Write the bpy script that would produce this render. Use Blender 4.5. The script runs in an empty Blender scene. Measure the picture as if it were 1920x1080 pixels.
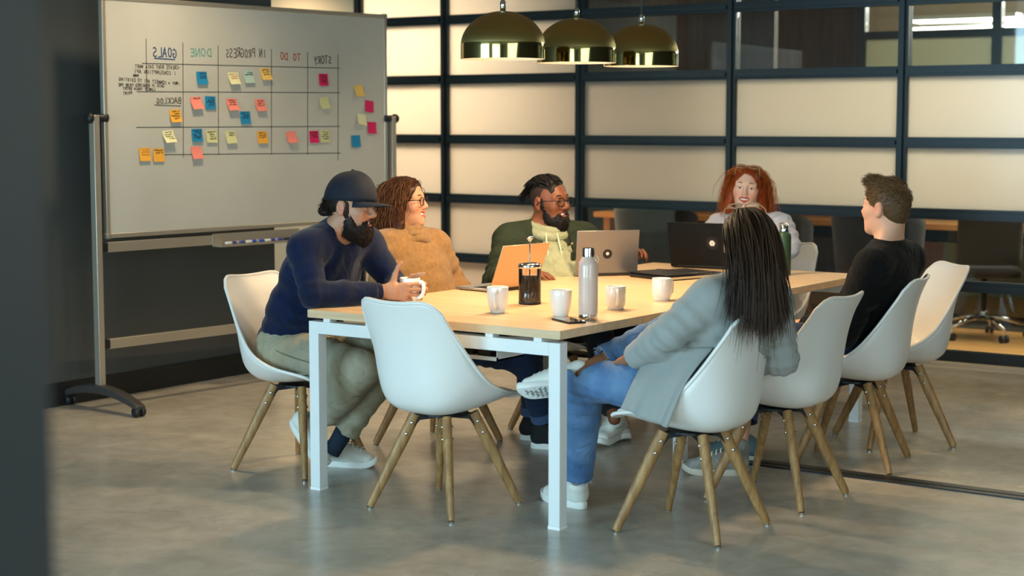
import bpy, bmesh, math, random
import numpy as np
from math import sin, cos, pi, radians as R
from mathutils import Vector, Matrix

scene = bpy.context.scene
COL = scene.collection
rng = np.random.default_rng(7)
random.seed(7)

# ------------------------------------------------------------ camera
CAM = np.array([4.535, -5.032, 1.497]); YAW = R(35.0); PIT = R(5.688); FPX = 3133.4
cd = bpy.data.cameras.new('camera'); cam = bpy.data.objects.new('camera', cd); COL.objects.link(cam)
cam.location = CAM; cam.rotation_euler = (pi/2 - PIT, 0, YAW)
cd.sensor_width = 36; cd.lens = FPX/1920*36; cd.clip_end = 100
cd.dof.use_dof = True; cd.dof.focus_distance = 7.0; cd.dof.aperture_fstop = 2.8
scene.camera = cam
# ------------------------------------------------------------ world, daylight, exposure
w = bpy.data.worlds.new('world'); scene.world = w; w.use_nodes = True
bg = w.node_tree.nodes['Background']; bg.inputs[0].default_value = (0.55, 0.72, 0.85, 1); bg.inputs[1].default_value = 0.22
def area(name, loc, target, sx, sy, power, col, spread=pi):
    l = bpy.data.lights.new(name, 'AREA'); l.shape = 'RECTANGLE'; l.size = sx; l.size_y = sy
    l.energy = power; l.color = col; l.spread = spread
    o = bpy.data.objects.new(name, l); COL.objects.link(o); o.location = loc
    o.rotation_euler = (Vector(target) - Vector(loc)).to_track_quat('-Z', 'Y').to_euler(); return o
def spot(name, loc, target, power, col, ang, blend=.6, size=.1):
    l = bpy.data.lights.new(name, 'SPOT'); l.energy = power; l.color = col; l.spot_size = R(ang); l.spot_blend = blend; l.shadow_soft_size = size
    o = bpy.data.objects.new(name, l); COL.objects.link(o); o.location = loc
    o.rotation_euler = (Vector(target) - Vector(loc)).to_track_quat('-Z', 'Y').to_euler(); return o
# daylight of the window front behind the camera
area('window_daylight', (-2.2, -9.0, 1.75), (-2.2, 0, 1.4), 4.6, 2.5, 500, (0.50, 0.82, 1.0))
area('window_daylight', (3.6, -9.0, 1.75), (3.6, 0, 1.4), 3.5, 2.5, 200, (0.66, 0.90, 0.98))
area('window_daylight', (6.9, -2.6, 1.7), (0, -1.6, 1.0), 4.4, 2.4, 150, (0.76, 0.94, 0.97))  # daylight from the right, lamp placed before a solid wall
# ceiling downlights of the meeting area
for dx, dy, pw in ((-1.35, 1.0, 105), (2.6, 2.6, 34), (-.9, 3.9, 110), (-4.5, 4.3, 150)):
    spot('ceiling_downlight', (dx, dy, 2.95), (dx, dy, 0), pw, (1.0, 0.76, 0.48), 120, .9, .12)
# lights of the room behind the glass
area('back_room_light', (-3.6, 6.0, 2.85), (-3.4, 5.2, 1.2), 1.8, .8, 78, (1.0, 0.80, 0.58), R(110))
spot('back_room_spot', (-1.55, 5.32, 2.95), (-1.45, 5.50, 1.6), 5, (1.0, 0.60, 0.26), 70, .9, .05)
area('back_room_light', (0.5, 6.4, 2.9), (0.5, 5.4, .8), 1.8, .8, 30, (1.0, 0.90, 0.66), R(115))
area('back_room_light', (2.2, 6.2, 2.9), (2.2, 5.4, .8), 2.2, .8, 46, (1.0, 0.96, 0.82), R(125))
vs = scene.view_settings
vs.view_transform = 'Standard'; vs.look = 'None'; vs.gamma = 1.0; vs.exposure = 0.32; vs.use_curve_mapping = False

# ------------------------------------------------------------ pixel -> place helpers
FW = np.array([-sin(YAW)*cos(PIT), cos(YAW)*cos(PIT), -sin(PIT)]); RT = np.array([cos(YAW), sin(YAW), 0]); UP = np.cross(RT, FW)
def ray(x, y): return FW + RT*(x-960)/FPX - UP*(y-540)/FPX
def atz(x, y, z): d = ray(x, y); return CAM + d*(z-CAM[2])/d[2]
def aty(x, y, Y): d = ray(x, y); return CAM + d*(Y-CAM[1])/d[1]
def atx(x, y, X): d = ray(x, y); return CAM + d*(X-CAM[0])/d[0]

# ------------------------------------------------------------ mesh helpers
def tag(o, label=None, cat=None, group=None, kind=None):
    if label: o['label'] = label
    if cat: o['category'] = cat
    if group: o['group'] = group
    if kind: o['kind'] = kind
    return o
def thing(name, label, cat, loc=(0, 0, 0), rz=0, group=None, kind=None):
    o = bpy.data.objects.new(name, None); COL.objects.link(o); o.empty_display_size = .1
    o.location = loc; o.rotation_euler = (0, 0, rz)
    return tag(o, label, cat, group, kind)
class MB:
    """collects geometry for ONE mesh object"""
    def __init__(s): s.v = []; s.f = []; s.m = []
    def add(s, V, F, m=0):
        n = len(s.v); s.v.extend([tuple(map(float, p)) for p in V]); s.f.extend([tuple(int(i)+n for i in f) for f in F]); s.m.extend([m]*len(F)); return s
    def box(s, a, b, m=0, M=None):
        x0, y0, z0 = a; x1, y1, z1 = b
        V = [(x0,y0,z0),(x1,y0,z0),(x1,y1,z0),(x0,y1,z0),(x0,y0,z1),(x1,y0,z1),(x1,y1,z1),(x0,y1,z1)]
        if M is not None: V = [M @ Vector(p) for p in V]
        return s.add(V, [(0,3,2,1),(4,5,6,7),(0,1,5,4),(1,2,6,5),(2,3,7,6),(3,0,4,7)], m)
    def lathe(s, prof, n=32, m=0, c=(0,0,0), cap=True, M=None):
        V = []; F = []
        for r, z in prof:
            for k in range(n):
                a = 2*pi*k/n; p = Vector((c[0]+r*cos(a), c[1]+r*sin(a), c[2]+z)); V.append(M @ p if M is not None else p)
        for i in range(len(prof)-1):
            for k in range(n): F.append((i*n+k, i*n+(k+1) % n, (i+1)*n+(k+1) % n, (i+1)*n+k))
        if cap:
            F.append(tuple(range(n))[::-1]); F.append(tuple(range((len(prof)-1)*n, len(prof)*n)))
        return s.add(V, F, m)
    def tube(s, pts, rad, n=8, m=0, flat=1.0, cap=True, up=None):
        P = [Vector(p) for p in pts]; rad = rad if hasattr(rad, '__len__') else [rad]*len(P)
        V = []; F = []; u = Vector(up) if up is not None else None
        for i, p in enumerate(P):
            t = (P[min(i+1, len(P)-1)] - P[max(i-1, 0)]).normalized()
            if u is None: u = t.orthogonal().normalized()
            u = (u - t*u.dot(t)); u = u.normalized() if u.length > 1e-6 else t.orthogonal().normalized()
            b = t.cross(u)
            for k in range(n):
                a = 2*pi*(k+.5)/n; V.append(p + (u*cos(a) + b*sin(a)*flat)*rad[i])
        for i in range(len(P)-1):
            for k in range(n): F.append((i*n+k, i*n+(k+1) % n, (i+1)*n+(k+1) % n, (i+1)*n+k))
        if cap: F.append(tuple(range(n))[::-1]); F.append(tuple(range((len(P)-1)*n, len(P)*n)))
        return s.add(V, F, m)
    def grid(s, fn, nu, nv, m=0, closed_u=False):
        V = [fn(i/(nu-1 if not closed_u else nu), j/(nv-1)) for j in range(nv) for i in range(nu)]
        F = []
        for j in range(nv-1):
            for i in range(nu if closed_u else nu-1):
                F.append((j*nu+i, j*nu+(i+1) % nu, (j+1)*nu+(i+1) % nu, (j+1)*nu+i))
        return s.add(V, F, m)
    def prism(s, poly, a, b, axis=1, m=0):
        """extrude a 2-D polygon along an axis from a to b"""
        n = len(poly)
        def P(q, h): return (h, q[0], q[1]) if axis == 0 else ((q[0], h, q[1]) if axis == 1 else (q[0], q[1], h))
        V = [P(q, a) for q in poly] + [P(q, b) for q in poly]
        F = [tuple(range(n)), tuple(range(2*n-1, n-1, -1))] + [(i, i+n, (i+1) % n+n, (i+1) % n) for i in range(n)]
        return s.add(V, F, m)
    def mesh(s, name, mats, smooth=False):
        me = bpy.data.meshes.new(name); me.from_pydata(s.v, [], s.f)
        for mm in (mats if isinstance(mats, (list, tuple)) else [mats]): me.materials.append(mm)
        if any(s.m): me.polygons.foreach_set('material_index', s.m)
        if smooth: me.polygons.foreach_set('use_smooth', [True]*len(s.f))
        bm = bmesh.new(); bm.from_mesh(me); bmesh.ops.recalc_face_normals(bm, faces=bm.faces); bm.to_mesh(me); bm.free()
        me.update(); return me
    def build(s, name, mats, parent=None, smooth=False, bevel=0, loc=None, auto=None, seg=2):
        me = s.mesh(name, mats, smooth or auto is not None)
        o = bpy.data.objects.new(name, me); COL.objects.link(o)
        if parent is not None: o.parent = parent
        if loc is not None: o.location = loc
        if bevel:
            b = o.modifiers.new('bevel', 'BEVEL'); b.width = bevel; b.segments = seg; b.limit_method = 'ANGLE'; b.angle_limit = R(40)
            if not smooth: me.polygons.foreach_set('use_smooth', [True]*len(me.polygons)); auto = 35
        if auto is not None: me.set_sharp_from_angle(angle=R(auto))
        return o
def dup(root, loc, rz, label=None, group=None):
    r = root.copy(); COL.objects.link(r); r.location = loc; r.rotation_euler = (0, 0, rz)
    if label: r['label'] = label
    if group: r['group'] = group
    for ch in list(root.children):
        c = ch.copy(); COL.objects.link(c); c.parent = r
        for g in ch.children:
            d = g.copy(); COL.objects.link(d); d.parent = c
    return r
def rot(rz, loc=(0, 0, 0)): return Matrix.Translation(loc) @ Matrix.Rotation(rz, 4, 'Z')

# ------------------------------------------------------------ materials
def lin(c):
    if isinstance(c, str):
        c = c.lstrip('#'); c = [int(c[i:i+2], 16)/255 for i in (0, 2, 4)]
        return tuple(x/12.92 if x <= .04045 else ((x+.055)/1.055)**2.4 for x in c) + (1,)
    return tuple(c)[:3] + (1,)
def pbr(name, col, rough=.5, metal=0, vary=None, bump=None, spec=.5, sheen=0, coat=0, stretch=None, emit=None, trans=0, ior=1.45, sss=0, wr=None):
    m = bpy.data.materials.new(name); m.use_nodes = True; nt = m.node_tree; N = nt.nodes; L = nt.links
    b = N['Principled BSDF']; b.inputs['Base Color'].default_value = lin(col); b.inputs['Roughness'].default_value = rough
    b.inputs['Metallic'].default_value = metal; b.inputs['Specular IOR Level'].default_value = spec; b.inputs['IOR'].default_value = ior
    b.inputs['Sheen Weight'].default_value = sheen; b.inputs['Coat Weight'].default_value = coat; b.inputs['Transmission Weight'].default_value = trans
    if sss: b.inputs['Subsurface Weight'].default_value = sss; b.inputs['Subsurface Radius'].default_value = (.012, .005, .003); b.inputs['Subsurface Scale'].default_value = .6
    if emit: b.inputs['Emission Color'].default_value = lin(emit[0]); b.inputs['Emission Strength'].default_value = emit[1]
    tc = N.new('ShaderNodeTexCoord'); src = tc.outputs['Object']
    if stretch:
        mp = N.new('ShaderNodeMapping'); mp.inputs['Scale'].default_value = stretch; L.new(src, mp.inputs['Vector']); src = mp.outputs['Vector']
    if vary:   # (scale, second colour, low, high)
        n = N.new('ShaderNodeTexNoise'); n.inputs['Scale'].default_value = vary[0]; n.inputs['Detail'].default_value = 5; L.new(src, n.inputs['Vector'])
        mr = N.new('ShaderNodeMapRange'); mr.inputs['From Min'].default_value = vary[2] if len(vary) > 2 else .35; mr.inputs['From Max'].default_value = vary[3] if len(vary) > 3 else .65
        L.new(n.outputs['Fac'], mr.inputs['Value'])
        mx = N.new('ShaderNodeMix'); mx.data_type = 'RGBA'; mx.inputs[6].default_value = lin(col); mx.inputs[7].default_value = lin(vary[1])
        L.new(mr.outputs['Result'], mx.inputs[0]); L.new(mx.outputs[2], b.inputs['Base Color'])
    if bump:   # (scale, strength, distance)
        n2 = N.new('ShaderNodeTexNoise'); n2.inputs['Scale'].default_value = bump[0]; n2.inputs['Detail'].default_value = 4; L.new(src, n2.inputs['Vector'])
        bp = N.new('ShaderNodeBump'); bp.inputs['Strength'].default_value = bump[1]; bp.inputs['Distance'].default_value = bump[2] if len(bump) > 2 else .002
        L.new(n2.outputs['Fac'], bp.inputs['Height']); L.new(bp.outputs['Normal'], b.inputs['Normal'])
    if wr:   # cloth wrinkles: (scale, distance, strength)
        n3 = N.new('ShaderNodeTexNoise'); n3.inputs['Scale'].default_value = wr[0]; n3.inputs['Detail'].default_value = 2.5; n3.inputs['Distortion'].default_value = 1.4; L.new(tc.outputs['Object'], n3.inputs['Vector'])
        m1 = N.new('ShaderNodeMath'); m1.operation = 'SUBTRACT'; m1.inputs[1].default_value = .5; L.new(n3.outputs['Fac'], m1.inputs[0]); m2 = N.new('ShaderNodeMath'); m2.operation = 'ABSOLUTE'; L.new(m1.outputs[0], m2.inputs[0])
        m3 = N.new('ShaderNodeMath'); m3.operation = 'POWER'; m3.inputs[1].default_value = .6; L.new(m2.outputs[0], m3.inputs[0])
        b3 = N.new('ShaderNodeBump'); b3.inputs['Strength'].default_value = wr[2] if len(wr) > 2 else .5; b3.inputs['Distance'].default_value = wr[1]; L.new(m3.outputs[0], b3.inputs['Height'])
        if bump: L.new(b3.outputs['Normal'], bp.inputs['Normal'])
        else: L.new(b3.outputs['Normal'], b.inputs['Normal'])
    return m
def wood(name, c1, c2, scale=1.0, axis=1, rough=.45, coat=.0, fine=.5):
    """long grain along the given object axis"""
    m = bpy.data.materials.new(name); m.use_nodes = True; nt = m.node_tree; N = nt.nodes; L = nt.links; b = N['Principled BSDF']
    tc = N.new('ShaderNodeTexCoord'); mp = N.new('ShaderNodeMapping'); s = [14*scale]*3; s[axis] = .8*scale; mp.inputs['Scale'].default_value = s
    L.new(tc.outputs['Object'], mp.inputs['Vector'])
    n = N.new('ShaderNodeTexNoise'); n.inputs['Scale'].default_value = 3.0; n.inputs['Detail'].default_value = 6; n.inputs['Distortion'].default_value = .6; L.new(mp.outputs[0], n.inputs['Vector'])
    n2 = N.new('ShaderNodeTexNoise'); n2.inputs['Scale'].default_value = 14.0; n2.inputs['Detail'].default_value = 3; L.new(mp.outputs[0], n2.inputs['Vector'])
    ad = N.new('ShaderNodeMath'); ad.operation = 'MULTIPLY_ADD'; ad.inputs[1].default_value = fine; L.new(n2.outputs['Fac'], ad.inputs[0]); L.new(n.outputs['Fac'], ad.inputs[2])
    cr = N.new('ShaderNodeValToRGB'); cr.color_ramp.elements[0].position = .5; cr.color_ramp.elements[1].position = .95
    cr.color_ramp.elements[0].color = lin(c1); cr.color_ramp.elements[1].color = lin(c2)
    L.new(ad.outputs[0], cr.inputs['Fac']); L.new(cr.outputs['Color'], b.inputs['Base Color'])
    b.inputs['Roughness'].default_value = rough; b.inputs['Coat Weight'].default_value = coat
    bp = N.new('ShaderNodeBump'); bp.inputs['Strength'].default_value = .15; bp.inputs['Distance'].default_value = .001; L.new(n.outputs['Fac'], bp.inputs['Height']); L.new(bp.outputs[0], b.inputs['Normal'])
    return m
def cloth(name, col, col2=None, scale=900, strength=.35, rough=.85, sheen=.25, weave=None, big=14):
    m = pbr(name, col, rough, sheen=sheen, vary=(big, col2 or col, .3, .7), bump=(scale, strength, .0015), spec=.2)
    return m
def thin_glass(name, tint=(1, 1, 1), refl=1.0, rough=.02):
    m = bpy.data.materials.new(name); m.use_nodes = True; nt = m.node_tree; N = nt.nodes; L = nt.links; N.remove(N['Principled BSDF'])
    t = N.new('ShaderNodeBsdfTransparent'); t.inputs[0].default_value = lin(tint); g = N.new('ShaderNodeBsdfGlossy'); g.inputs['Roughness'].default_value = rough
    fr = N.new('ShaderNodeFresnel'); fr.inputs[0].default_value = 1.5; mu = N.new('ShaderNodeMath'); mu.operation = 'MULTIPLY'; mu.inputs[1].default_value = refl
    L.new(fr.outputs[0], mu.inputs[0]); mx = N.new('ShaderNodeMixShader'); L.new(mu.outputs[0], mx.inputs[0]); L.new(t.outputs[0], mx.inputs[1]); L.new(g.outputs[0], mx.inputs[2])
    L.new(mx.outputs[0], N['Material Output'].inputs[0]); return m
def frosted(name, col, tr=.8):
    m = bpy.data.materials.new(name); m.use_nodes = True; nt = m.node_tree; N = nt.nodes; L = nt.links; N.remove(N['Principled BSDF'])
    t = N.new('ShaderNodeBsdfTranslucent'); t.inputs[0].default_value = lin(col); d = N.new('ShaderNodeBsdfDiffuse'); d.inputs[0].default_value = lin(col)
    g = N.new('ShaderNodeBsdfGlossy'); g.inputs['Roughness'].default_value = .18
    m1 = N.new('ShaderNodeMixShader'); m1.inputs[0].default_value = tr; L.new(d.outputs[0], m1.inputs[1]); L.new(t.outputs[0], m1.inputs[2])
    m2 = N.new('ShaderNodeMixShader'); fr = N.new('ShaderNodeFresnel'); fr.inputs[0].default_value = 1.4; L.new(fr.outputs[0], m2.inputs[0]); L.new(m1.outputs[0], m2.inputs[1]); L.new(g.outputs[0], m2.inputs[2])
    L.new(m2.outputs[0], N['Material Output'].inputs[0]); return m

MT = {}
MT['white_metal'] = pbr('white_metal', '#e2e6e6', .38)
MT['white_plastic'] = pbr('white_plastic', '#e6e6e2', .36, bump=(400, .04, .0005))
MT['seat_pad'] = pbr('seat_pad', '#e9e3da', .5)
MT['chair_wood'] = wood('chair_wood', '#b78f5b', '#8a653c', 1.0, 2, .45)
MT['tabletop'] = wood('tabletop_ash', '#e0c4a0', '#cdab82', .55, 0, .36, .0, .35)
MT['black_metal'] = pbr('black_metal', '#15181a', .4, .3)
MT['black_plastic'] = pbr('black_plastic', '#1a1c1d', .45)
MT['chrome'] = pbr('chrome', '#d8d8d6', .12, 1.0)
MT['steel'] = pbr('steel', '#b9b9b6', .28, 1.0)
MT['alu'] = pbr('aluminium', '#bdb6a8', .42, .7)
MT['frame'] = pbr('window_frame_paint', '#222c30', .36, .2)
MT['ceramic'] = pbr('ceramic', '#eceae6', .16, coat=.4)
# ============================================================ the room
def concrete():
    m = bpy.data.materials.new('polished_concrete'); m.use_nodes = True; nt = m.node_tree; N = nt.nodes; L = nt.links; b = N['Principled BSDF']
    tc = N.new('ShaderNodeTexCoord')
    n1 = N.new('ShaderNodeTexNoise'); n1.inputs['Scale'].default_value = .9; n1.inputs['Detail'].default_value = 8; n1.inputs['Roughness'].default_value = .62; L.new(tc.outputs['Object'], n1.inputs['Vector'])
    n2 = N.new('ShaderNodeTexNoise'); n2.inputs['Scale'].default_value = 9; n2.inputs['Detail'].default_value = 8; n2.inputs['Distortion'].default_value = .8; L.new(tc.outputs['Object'], n2.inputs['Vector'])
    cr = N.new('ShaderNodeValToRGB'); e = cr.color_ramp.elements; e[0].position = .3; e[1].position = .72; e[0].color = lin('#a49e92'); e[1].color = lin('#d0c9bb'); L.new(n1.outputs['Fac'], cr.inputs[0])
    mx = N.new('ShaderNodeMix'); mx.data_type = 'RGBA'; mx.blend_type = 'MULTIPLY'; mx.inputs[0].default_value = .35
    c2 = N.new('ShaderNodeValToRGB'); c2.color_ramp.elements[0].position = .35; c2.color_ramp.elements[0].color = (.62, .6, .57, 1); c2.color_ramp.elements[1].position = .6; c2.color_ramp.elements[1].color = (1, 1, 1, 1); L.new(n2.outputs['Fac'], c2.inputs[0])
    L.new(cr.outputs[0], mx.inputs[6]); L.new(c2.outputs[0], mx.inputs[7]); L.new(mx.outputs[2], b.inputs['Base Color'])
    mr = N.new('ShaderNodeMapRange'); mr.inputs['To Min'].default_value = .16; mr.inputs['To Max'].default_value = .34; L.new(n1.outputs['Fac'], mr.inputs[0]); L.new(mr.outputs[0], b.inputs['Roughness'])
    b.inputs['Specular IOR Level'].default_value = .6
    bp = N.new('ShaderNodeBump'); bp.inputs['Strength'].default_value = .04; bp.inputs['Distance'].default_value = .004; L.new(n2.outputs['Fac'], bp.inputs['Height']); L.new(bp.outputs[0], b.inputs['Normal'])
    return m
WY = 4.98
fl = MB().box((-7, -9.2, -.1), (7, WY+.03, 0)).build('floor', concrete()); tag(fl, 'polished grey concrete floor of the meeting area', kind='structure')
ce = MB().box((-7, -9.2, 3.05), (7, WY+.1, 3.15)).build('ceiling', pbr('ceiling_paint', '#8d897f', .9)); tag(ce, 'dark ceiling above the pendant lamps', kind='structure')
m_greywall = pbr('grey_wall_paint', '#4b4f4f', .55, bump=(60, .05))
XW = -2.44
wl = MB().box((XW-.12, -6, 0), (XW, 2.42, 3.05)).build('wall_left', m_greywall); tag(wl, 'dark grey partition wall behind the whiteboard', kind='structure')
bl = MB().box((XW, -6, 0), (XW+.014, 2.43, .125)).build('baseboard_left', pbr('baseboard_black', '#16191a', .5)); tag(bl, 'black baseboard along the grey partition', kind='structure')
m_cream = pbr('cream_wall_paint', '#d9cbb0', .8)
wb = MB().box((-7, WY-.05, 0), (-3.93, WY+.05, 3.05)).build('wall_back_left', m_cream); tag(wb, 'cream wall left of the glazed partition', kind='structure')
ws = MB().box((-7.1, -9.2, 0), (-7, WY, 3.05)).build('wall_far_left', m_cream); tag(ws, 'cream side wall beyond the partition', kind='structure')
wr = MB().box((7, -9.2, 0), (7.1, 9.2, 3.05)).build('wall_right', m_greywall); tag(wr, 'grey wall at the right end of the room', kind='structure')
# blurred column end close to the lens
P = CAM + 1.25*np.array([-sin(YAW), cos(YAW), 0]) + RT*(88-960)/FPX*1.35
pc = MB().box((-.24, -.10, 0), (0, .10, 3.05)).build('wall_front_left', pbr('column_paint', '#1b252b', .6), loc=(P[0], P[1], 0), bevel=.006)
pc.rotation_euler = (0, 0, YAW); tag(pc, 'blue grey wall end close to the viewer at the left edge', kind='structure')
# window front behind the viewer: piers and sill around the daylight openings
m_pier = pbr('pier_paint', '#a5a59c', .8)
for k, (a, b) in enumerate(((-7, -4.6), (.25, 1.75), (5.45, 7))):
    tag(MB().box((a, -9.3, 0), (b, -9.2, 3.05)).build('wall_front', m_pier), 'pale wall pier between the front windows', kind='structure')

# ---- glazed partition
gw = thing('wall_back', 'dark framed glazed partition with frosted and clear panes', None, (0, WY, 0), kind='structure')
BX = [-3.9, -3.07, -1.875, -.68, .515, 1.71, 2.905, 4.1]; ZR = [.046, .486, .927, 1.367, 1.808, 2.2485, 2.69, 3.05]
post_cache = {}
def post(x, w=.066):
    m = MB().box((-w/2, -.035, 0), (w/2, .035, 3.05)); m.box((-.013, -.06, 0), (.013, -.035, 3.05))
    return m
pm = post(0).mesh('post', MT['frame'])
for x in BX:
    o = bpy.data.objects.new('post', pm); COL.objects.link(o); o.parent = gw; o.location = (x, 0, 0)
m_fw = frosted('frosted_glass', '#efeadf', .88); m_clear = thin_glass('clear_glass', (.93, .95, .93), .8)
for i in range(len(BX)-1):
    a, b = BX[i]+.033, BX[i+1]-.033; L_ = b-a
    rm = MB().box((0, -.034, -.033), (L_, .034, .033)); rm.box((0, -.055, -.013), (L_, -.034, .013)); rmesh = rm.mesh('rail', MT['frame'])
    base = MB().box((0, -.036, 0), (L_, .036, .082)).mesh('bottom_rail', MT['frame'])
    for j, z in enumerate(ZR[:-1]):
        o = bpy.data.objects.new('rail' if j else 'bottom_rail', rmesh if j else base); COL.objects.link(o); o.parent = gw; o.location = (a, 0, z if j else 0)
    for j in range(len(ZR)-1):
        z0 = ZR[j]+.033 if j else .082; z1 = ZR[j+1]-(.033 if j < len(ZR)-2 else 0)
        fr = (i <= 1) or j in (2, 3)
        if j >= 5 and i >= 1: fr = i <= 1
        pmn = MB().box((a, -.006, z0), (b, .006, z1)).build('pane', m_fw if fr else m_clear, gw)
# stone sill and steel skirting under the glazing
tag(MB().box((-3.9, WY-.14, 0), (4.1, WY-.045, .018)).build('trim_2', pbr('sill_stone', '#b7ad9c', .45)), 'pale sill strip on the floor along the glazing', kind='structure')
# dark track let into the floor
tk = MB(); tk.box((1.15, 1.475, 0), (5.5, 1.515, .006)); tk.box((1.15, 1.53, 0), (5.5, 1.585, .006)); tk.box((1.15, 1.515, 0), (5.5, 1.53, .003))
tag(tk.build('trim_1', pbr('floor_track', '#1d2022', .35, .4)), 'black sliding door track let into the floor', kind='structure')

# ---- the room behind the glass
m_wf = wood('oak_floor', '#d9aa6c', '#b98345', .5, 0, .35, .2)
fb = MB().box((-7, WY+.03, -.1), (7, 14, 0)).build('floor_back', m_wf); tag(fb, 'warm oak floor of the room behind the glass', kind='structure')
tag(MB().box((-6, 6.75, 0), (6, 7.6, .004)).build('floor_carpet', pbr('rug_dark', '#3a332c', .95, bump=(300, .5))), 'dark carpet inlay under the long table behind the glass', kind='structure')
tag(MB().box((-7, WY+.1, 3.05), (7, 14, 3.15)).build('ceiling_back', pbr('ceiling_back_paint', '#6a6258', .9)), 'ceiling of the room behind the glass', kind='structure')
BWY = 9.0
m_brown = wood('brown_panel', '#4a3220', '#2e1e12', .6, 2, .5)
tag(MB().box((-7, BWY, 0), (-1.5, BWY+.1, 3.05)).build('wall_back_room', m_brown), 'dark brown panelled wall of the back room', kind='structure')
spot('back_wall_spot', (-2.6, 8.3, 2.9), (-2.9, 9.0, 1.7), 60, (1.0, .58, .25), 60, .8, .05)
tag(MB().box((-1.5, BWY, 0), (7, BWY+.08, .62)).build('wall_back_room_low', pbr('sage_wall', '#a8a884', .8)), 'low pale green wall under the far windows', kind='structure')
tag(MB().box((-1.86, 5.62, .96), (-.70, 5.68, 3.05)).build('wall_back_shade_panel', m_brown), 'dark brown panel added close behind the glazing to dim its panes', kind='structure')  # panel added between back lights and glazing to darken one frosted bay
g2 = thing('window_1', 'far glazed wall with dark mullions behind the back room', None, (0, BWY, 0), kind='structure')
pm2 = MB().box((-.04, -.04, .62), (.04, .04, 3.05)).mesh('post', MT['frame'])
FX = [-1.5+1.22*k for k in range(8)]
for x in FX:
    o = bpy.data.objects.new('post', pm2); COL.objects.link(o); o.parent = g2; o.location = (x, 0, 0)
m_sage = frosted('far_frosted', '#cfd2bd', .6)
for i in range(len(FX)-1):
    a, b = FX[i]+.04, FX[i+1]-.04
    for z in (1.37, 1.81, 2.25, 2.62):
        MB().box((a, -.035, z-.035), (b, .035, z+.035)).build('rail', MT['frame'], g2)
    for z0, z1, f_ in ((.62, 1.335, 1), (1.405, 1.775, 1), (1.845, 2.215, 1), (2.285, 2.585, 0), (2.655, 3.05, 0)):
        MB().box((a, -.005, z0), (b, .005, z1)).build('pane', m_sage if f_ else m_clear, g2)
tag(MB().box((-7, 12.5, 0), (7, 12.6, 3.05)).build('wall_far', pbr('far_wall', '#b9b7a6', .8)), 'pale wall far behind the second glazing', kind='structure')
m_tube = pbr('lit_tube', '#ffffff', .5, emit=('#fff4dd', 14))
for k_, (x, y) in enumerate(((-1.6, 11.4), (-.55, 11.4), (.5, 11.4), (-1.0, 10.2), (.1, 10.2))):
    t = thing('ceiling_light', ('leftmost bright linear light', 'bright linear light left of centre', 'bright linear light right of centre', 'nearer left linear light', 'nearer right linear light')[k_]+' seen through the far top panes', 'ceiling light', (x, y, 2.42), 0, 'linear lights far behind the glass')
    MB().box((-.5, -.1, .02), (.5, .1, .06)).build('housing', MT['white_metal'], t); MB().box((-.48, -.09, 0), (.48, .09, .02)).build('diffuser', m_tube, t)
area('far_room_light', (.8, 10.8, 2.9), (.8, 9.6, 1.2), 4, 1.0, 300, (1, .97, .88))

# ---- furniture behind the glass
m_oak = wood('oak_top', '#d99a52', '#b87834', .6, 0, .4)
t = thing('conference_table', 'long oak table with panel ends behind the glass partition', 'table', (0, 7.3, 0))
MB().box((-2.95, -.45, .70), (2.3, .45, .745)).build('tabletop', m_oak, t, bevel=.004)
for x in (-2.85, -.25, 2.2): MB().box((x-.03, -.40, 0), (x+.03, .40, .70)).build('end_panel', m_oak, t)
MB().box((-2.8, -.30, .60), (2.15, -.26, .70)).build('apron', MT['black_metal'], t)
m_darkfab = cloth('dark_upholstery', '#262220', '#1b1816', 500, .3)
m_legw = wood('warm_leg_wood', '#a5662f', '#7d471c', 1, 2, .45)
def lounge_chair(loc, rz, label):
    t = thing('upholstered_chair', label, 'chair', loc, rz, 'dark chairs at the table behind the glass')
    # wrap-round shell, seat, four wooden legs
    def sh(u, v):
        a = (u-.5)*2*R(122); r = .285+.03*v; h = .40 + v*(.47 - .17*abs(u-.5)*2*abs(u-.5)*2)
        return (r*sin(a), -r*cos(a)*.95 - .04*v, h)
    m = MB(); m.grid(sh, 25, 8); o = m.build('backrest', m_darkfab, t, smooth=True)
    s = o.modifiers.new('solid', 'SOLIDIFY'); s.thickness = .05; s.offset = 0
    MB().lathe([(.0, .36), (.25, .36), (.285, .39), (.285, .44), (.25, .47), (0, .475)], 28, cap=False).build('seat', m_darkfab, t, smooth=True)
    for sx in (-1, 1):
        for sy in (-1, 1):
            MB().tube([(sx*.15, sy*.15, .37), (sx*.23, sy*.23, 0)], [.02, .013], 8).build('leg', m_legw, t, smooth=True)
    return t
for x, y, rz, lb in ((-2.15, 6.54, .15, 'dark upholstered chair at the left end of the oak table behind the glass'),
                     (-1.15, 6.54, -.1, 'dark upholstered chair behind the redhead, facing the oak table behind the glass'),
                     (-.28, 6.54, .2, 'dark upholstered chair seen past the face of the man in black'),
                     (1.95, 6.54, -.15, 'dark upholstered chair at the right frame edge behind the glass')):
    lounge_chair((x, y, 0), rz, lb)
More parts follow.
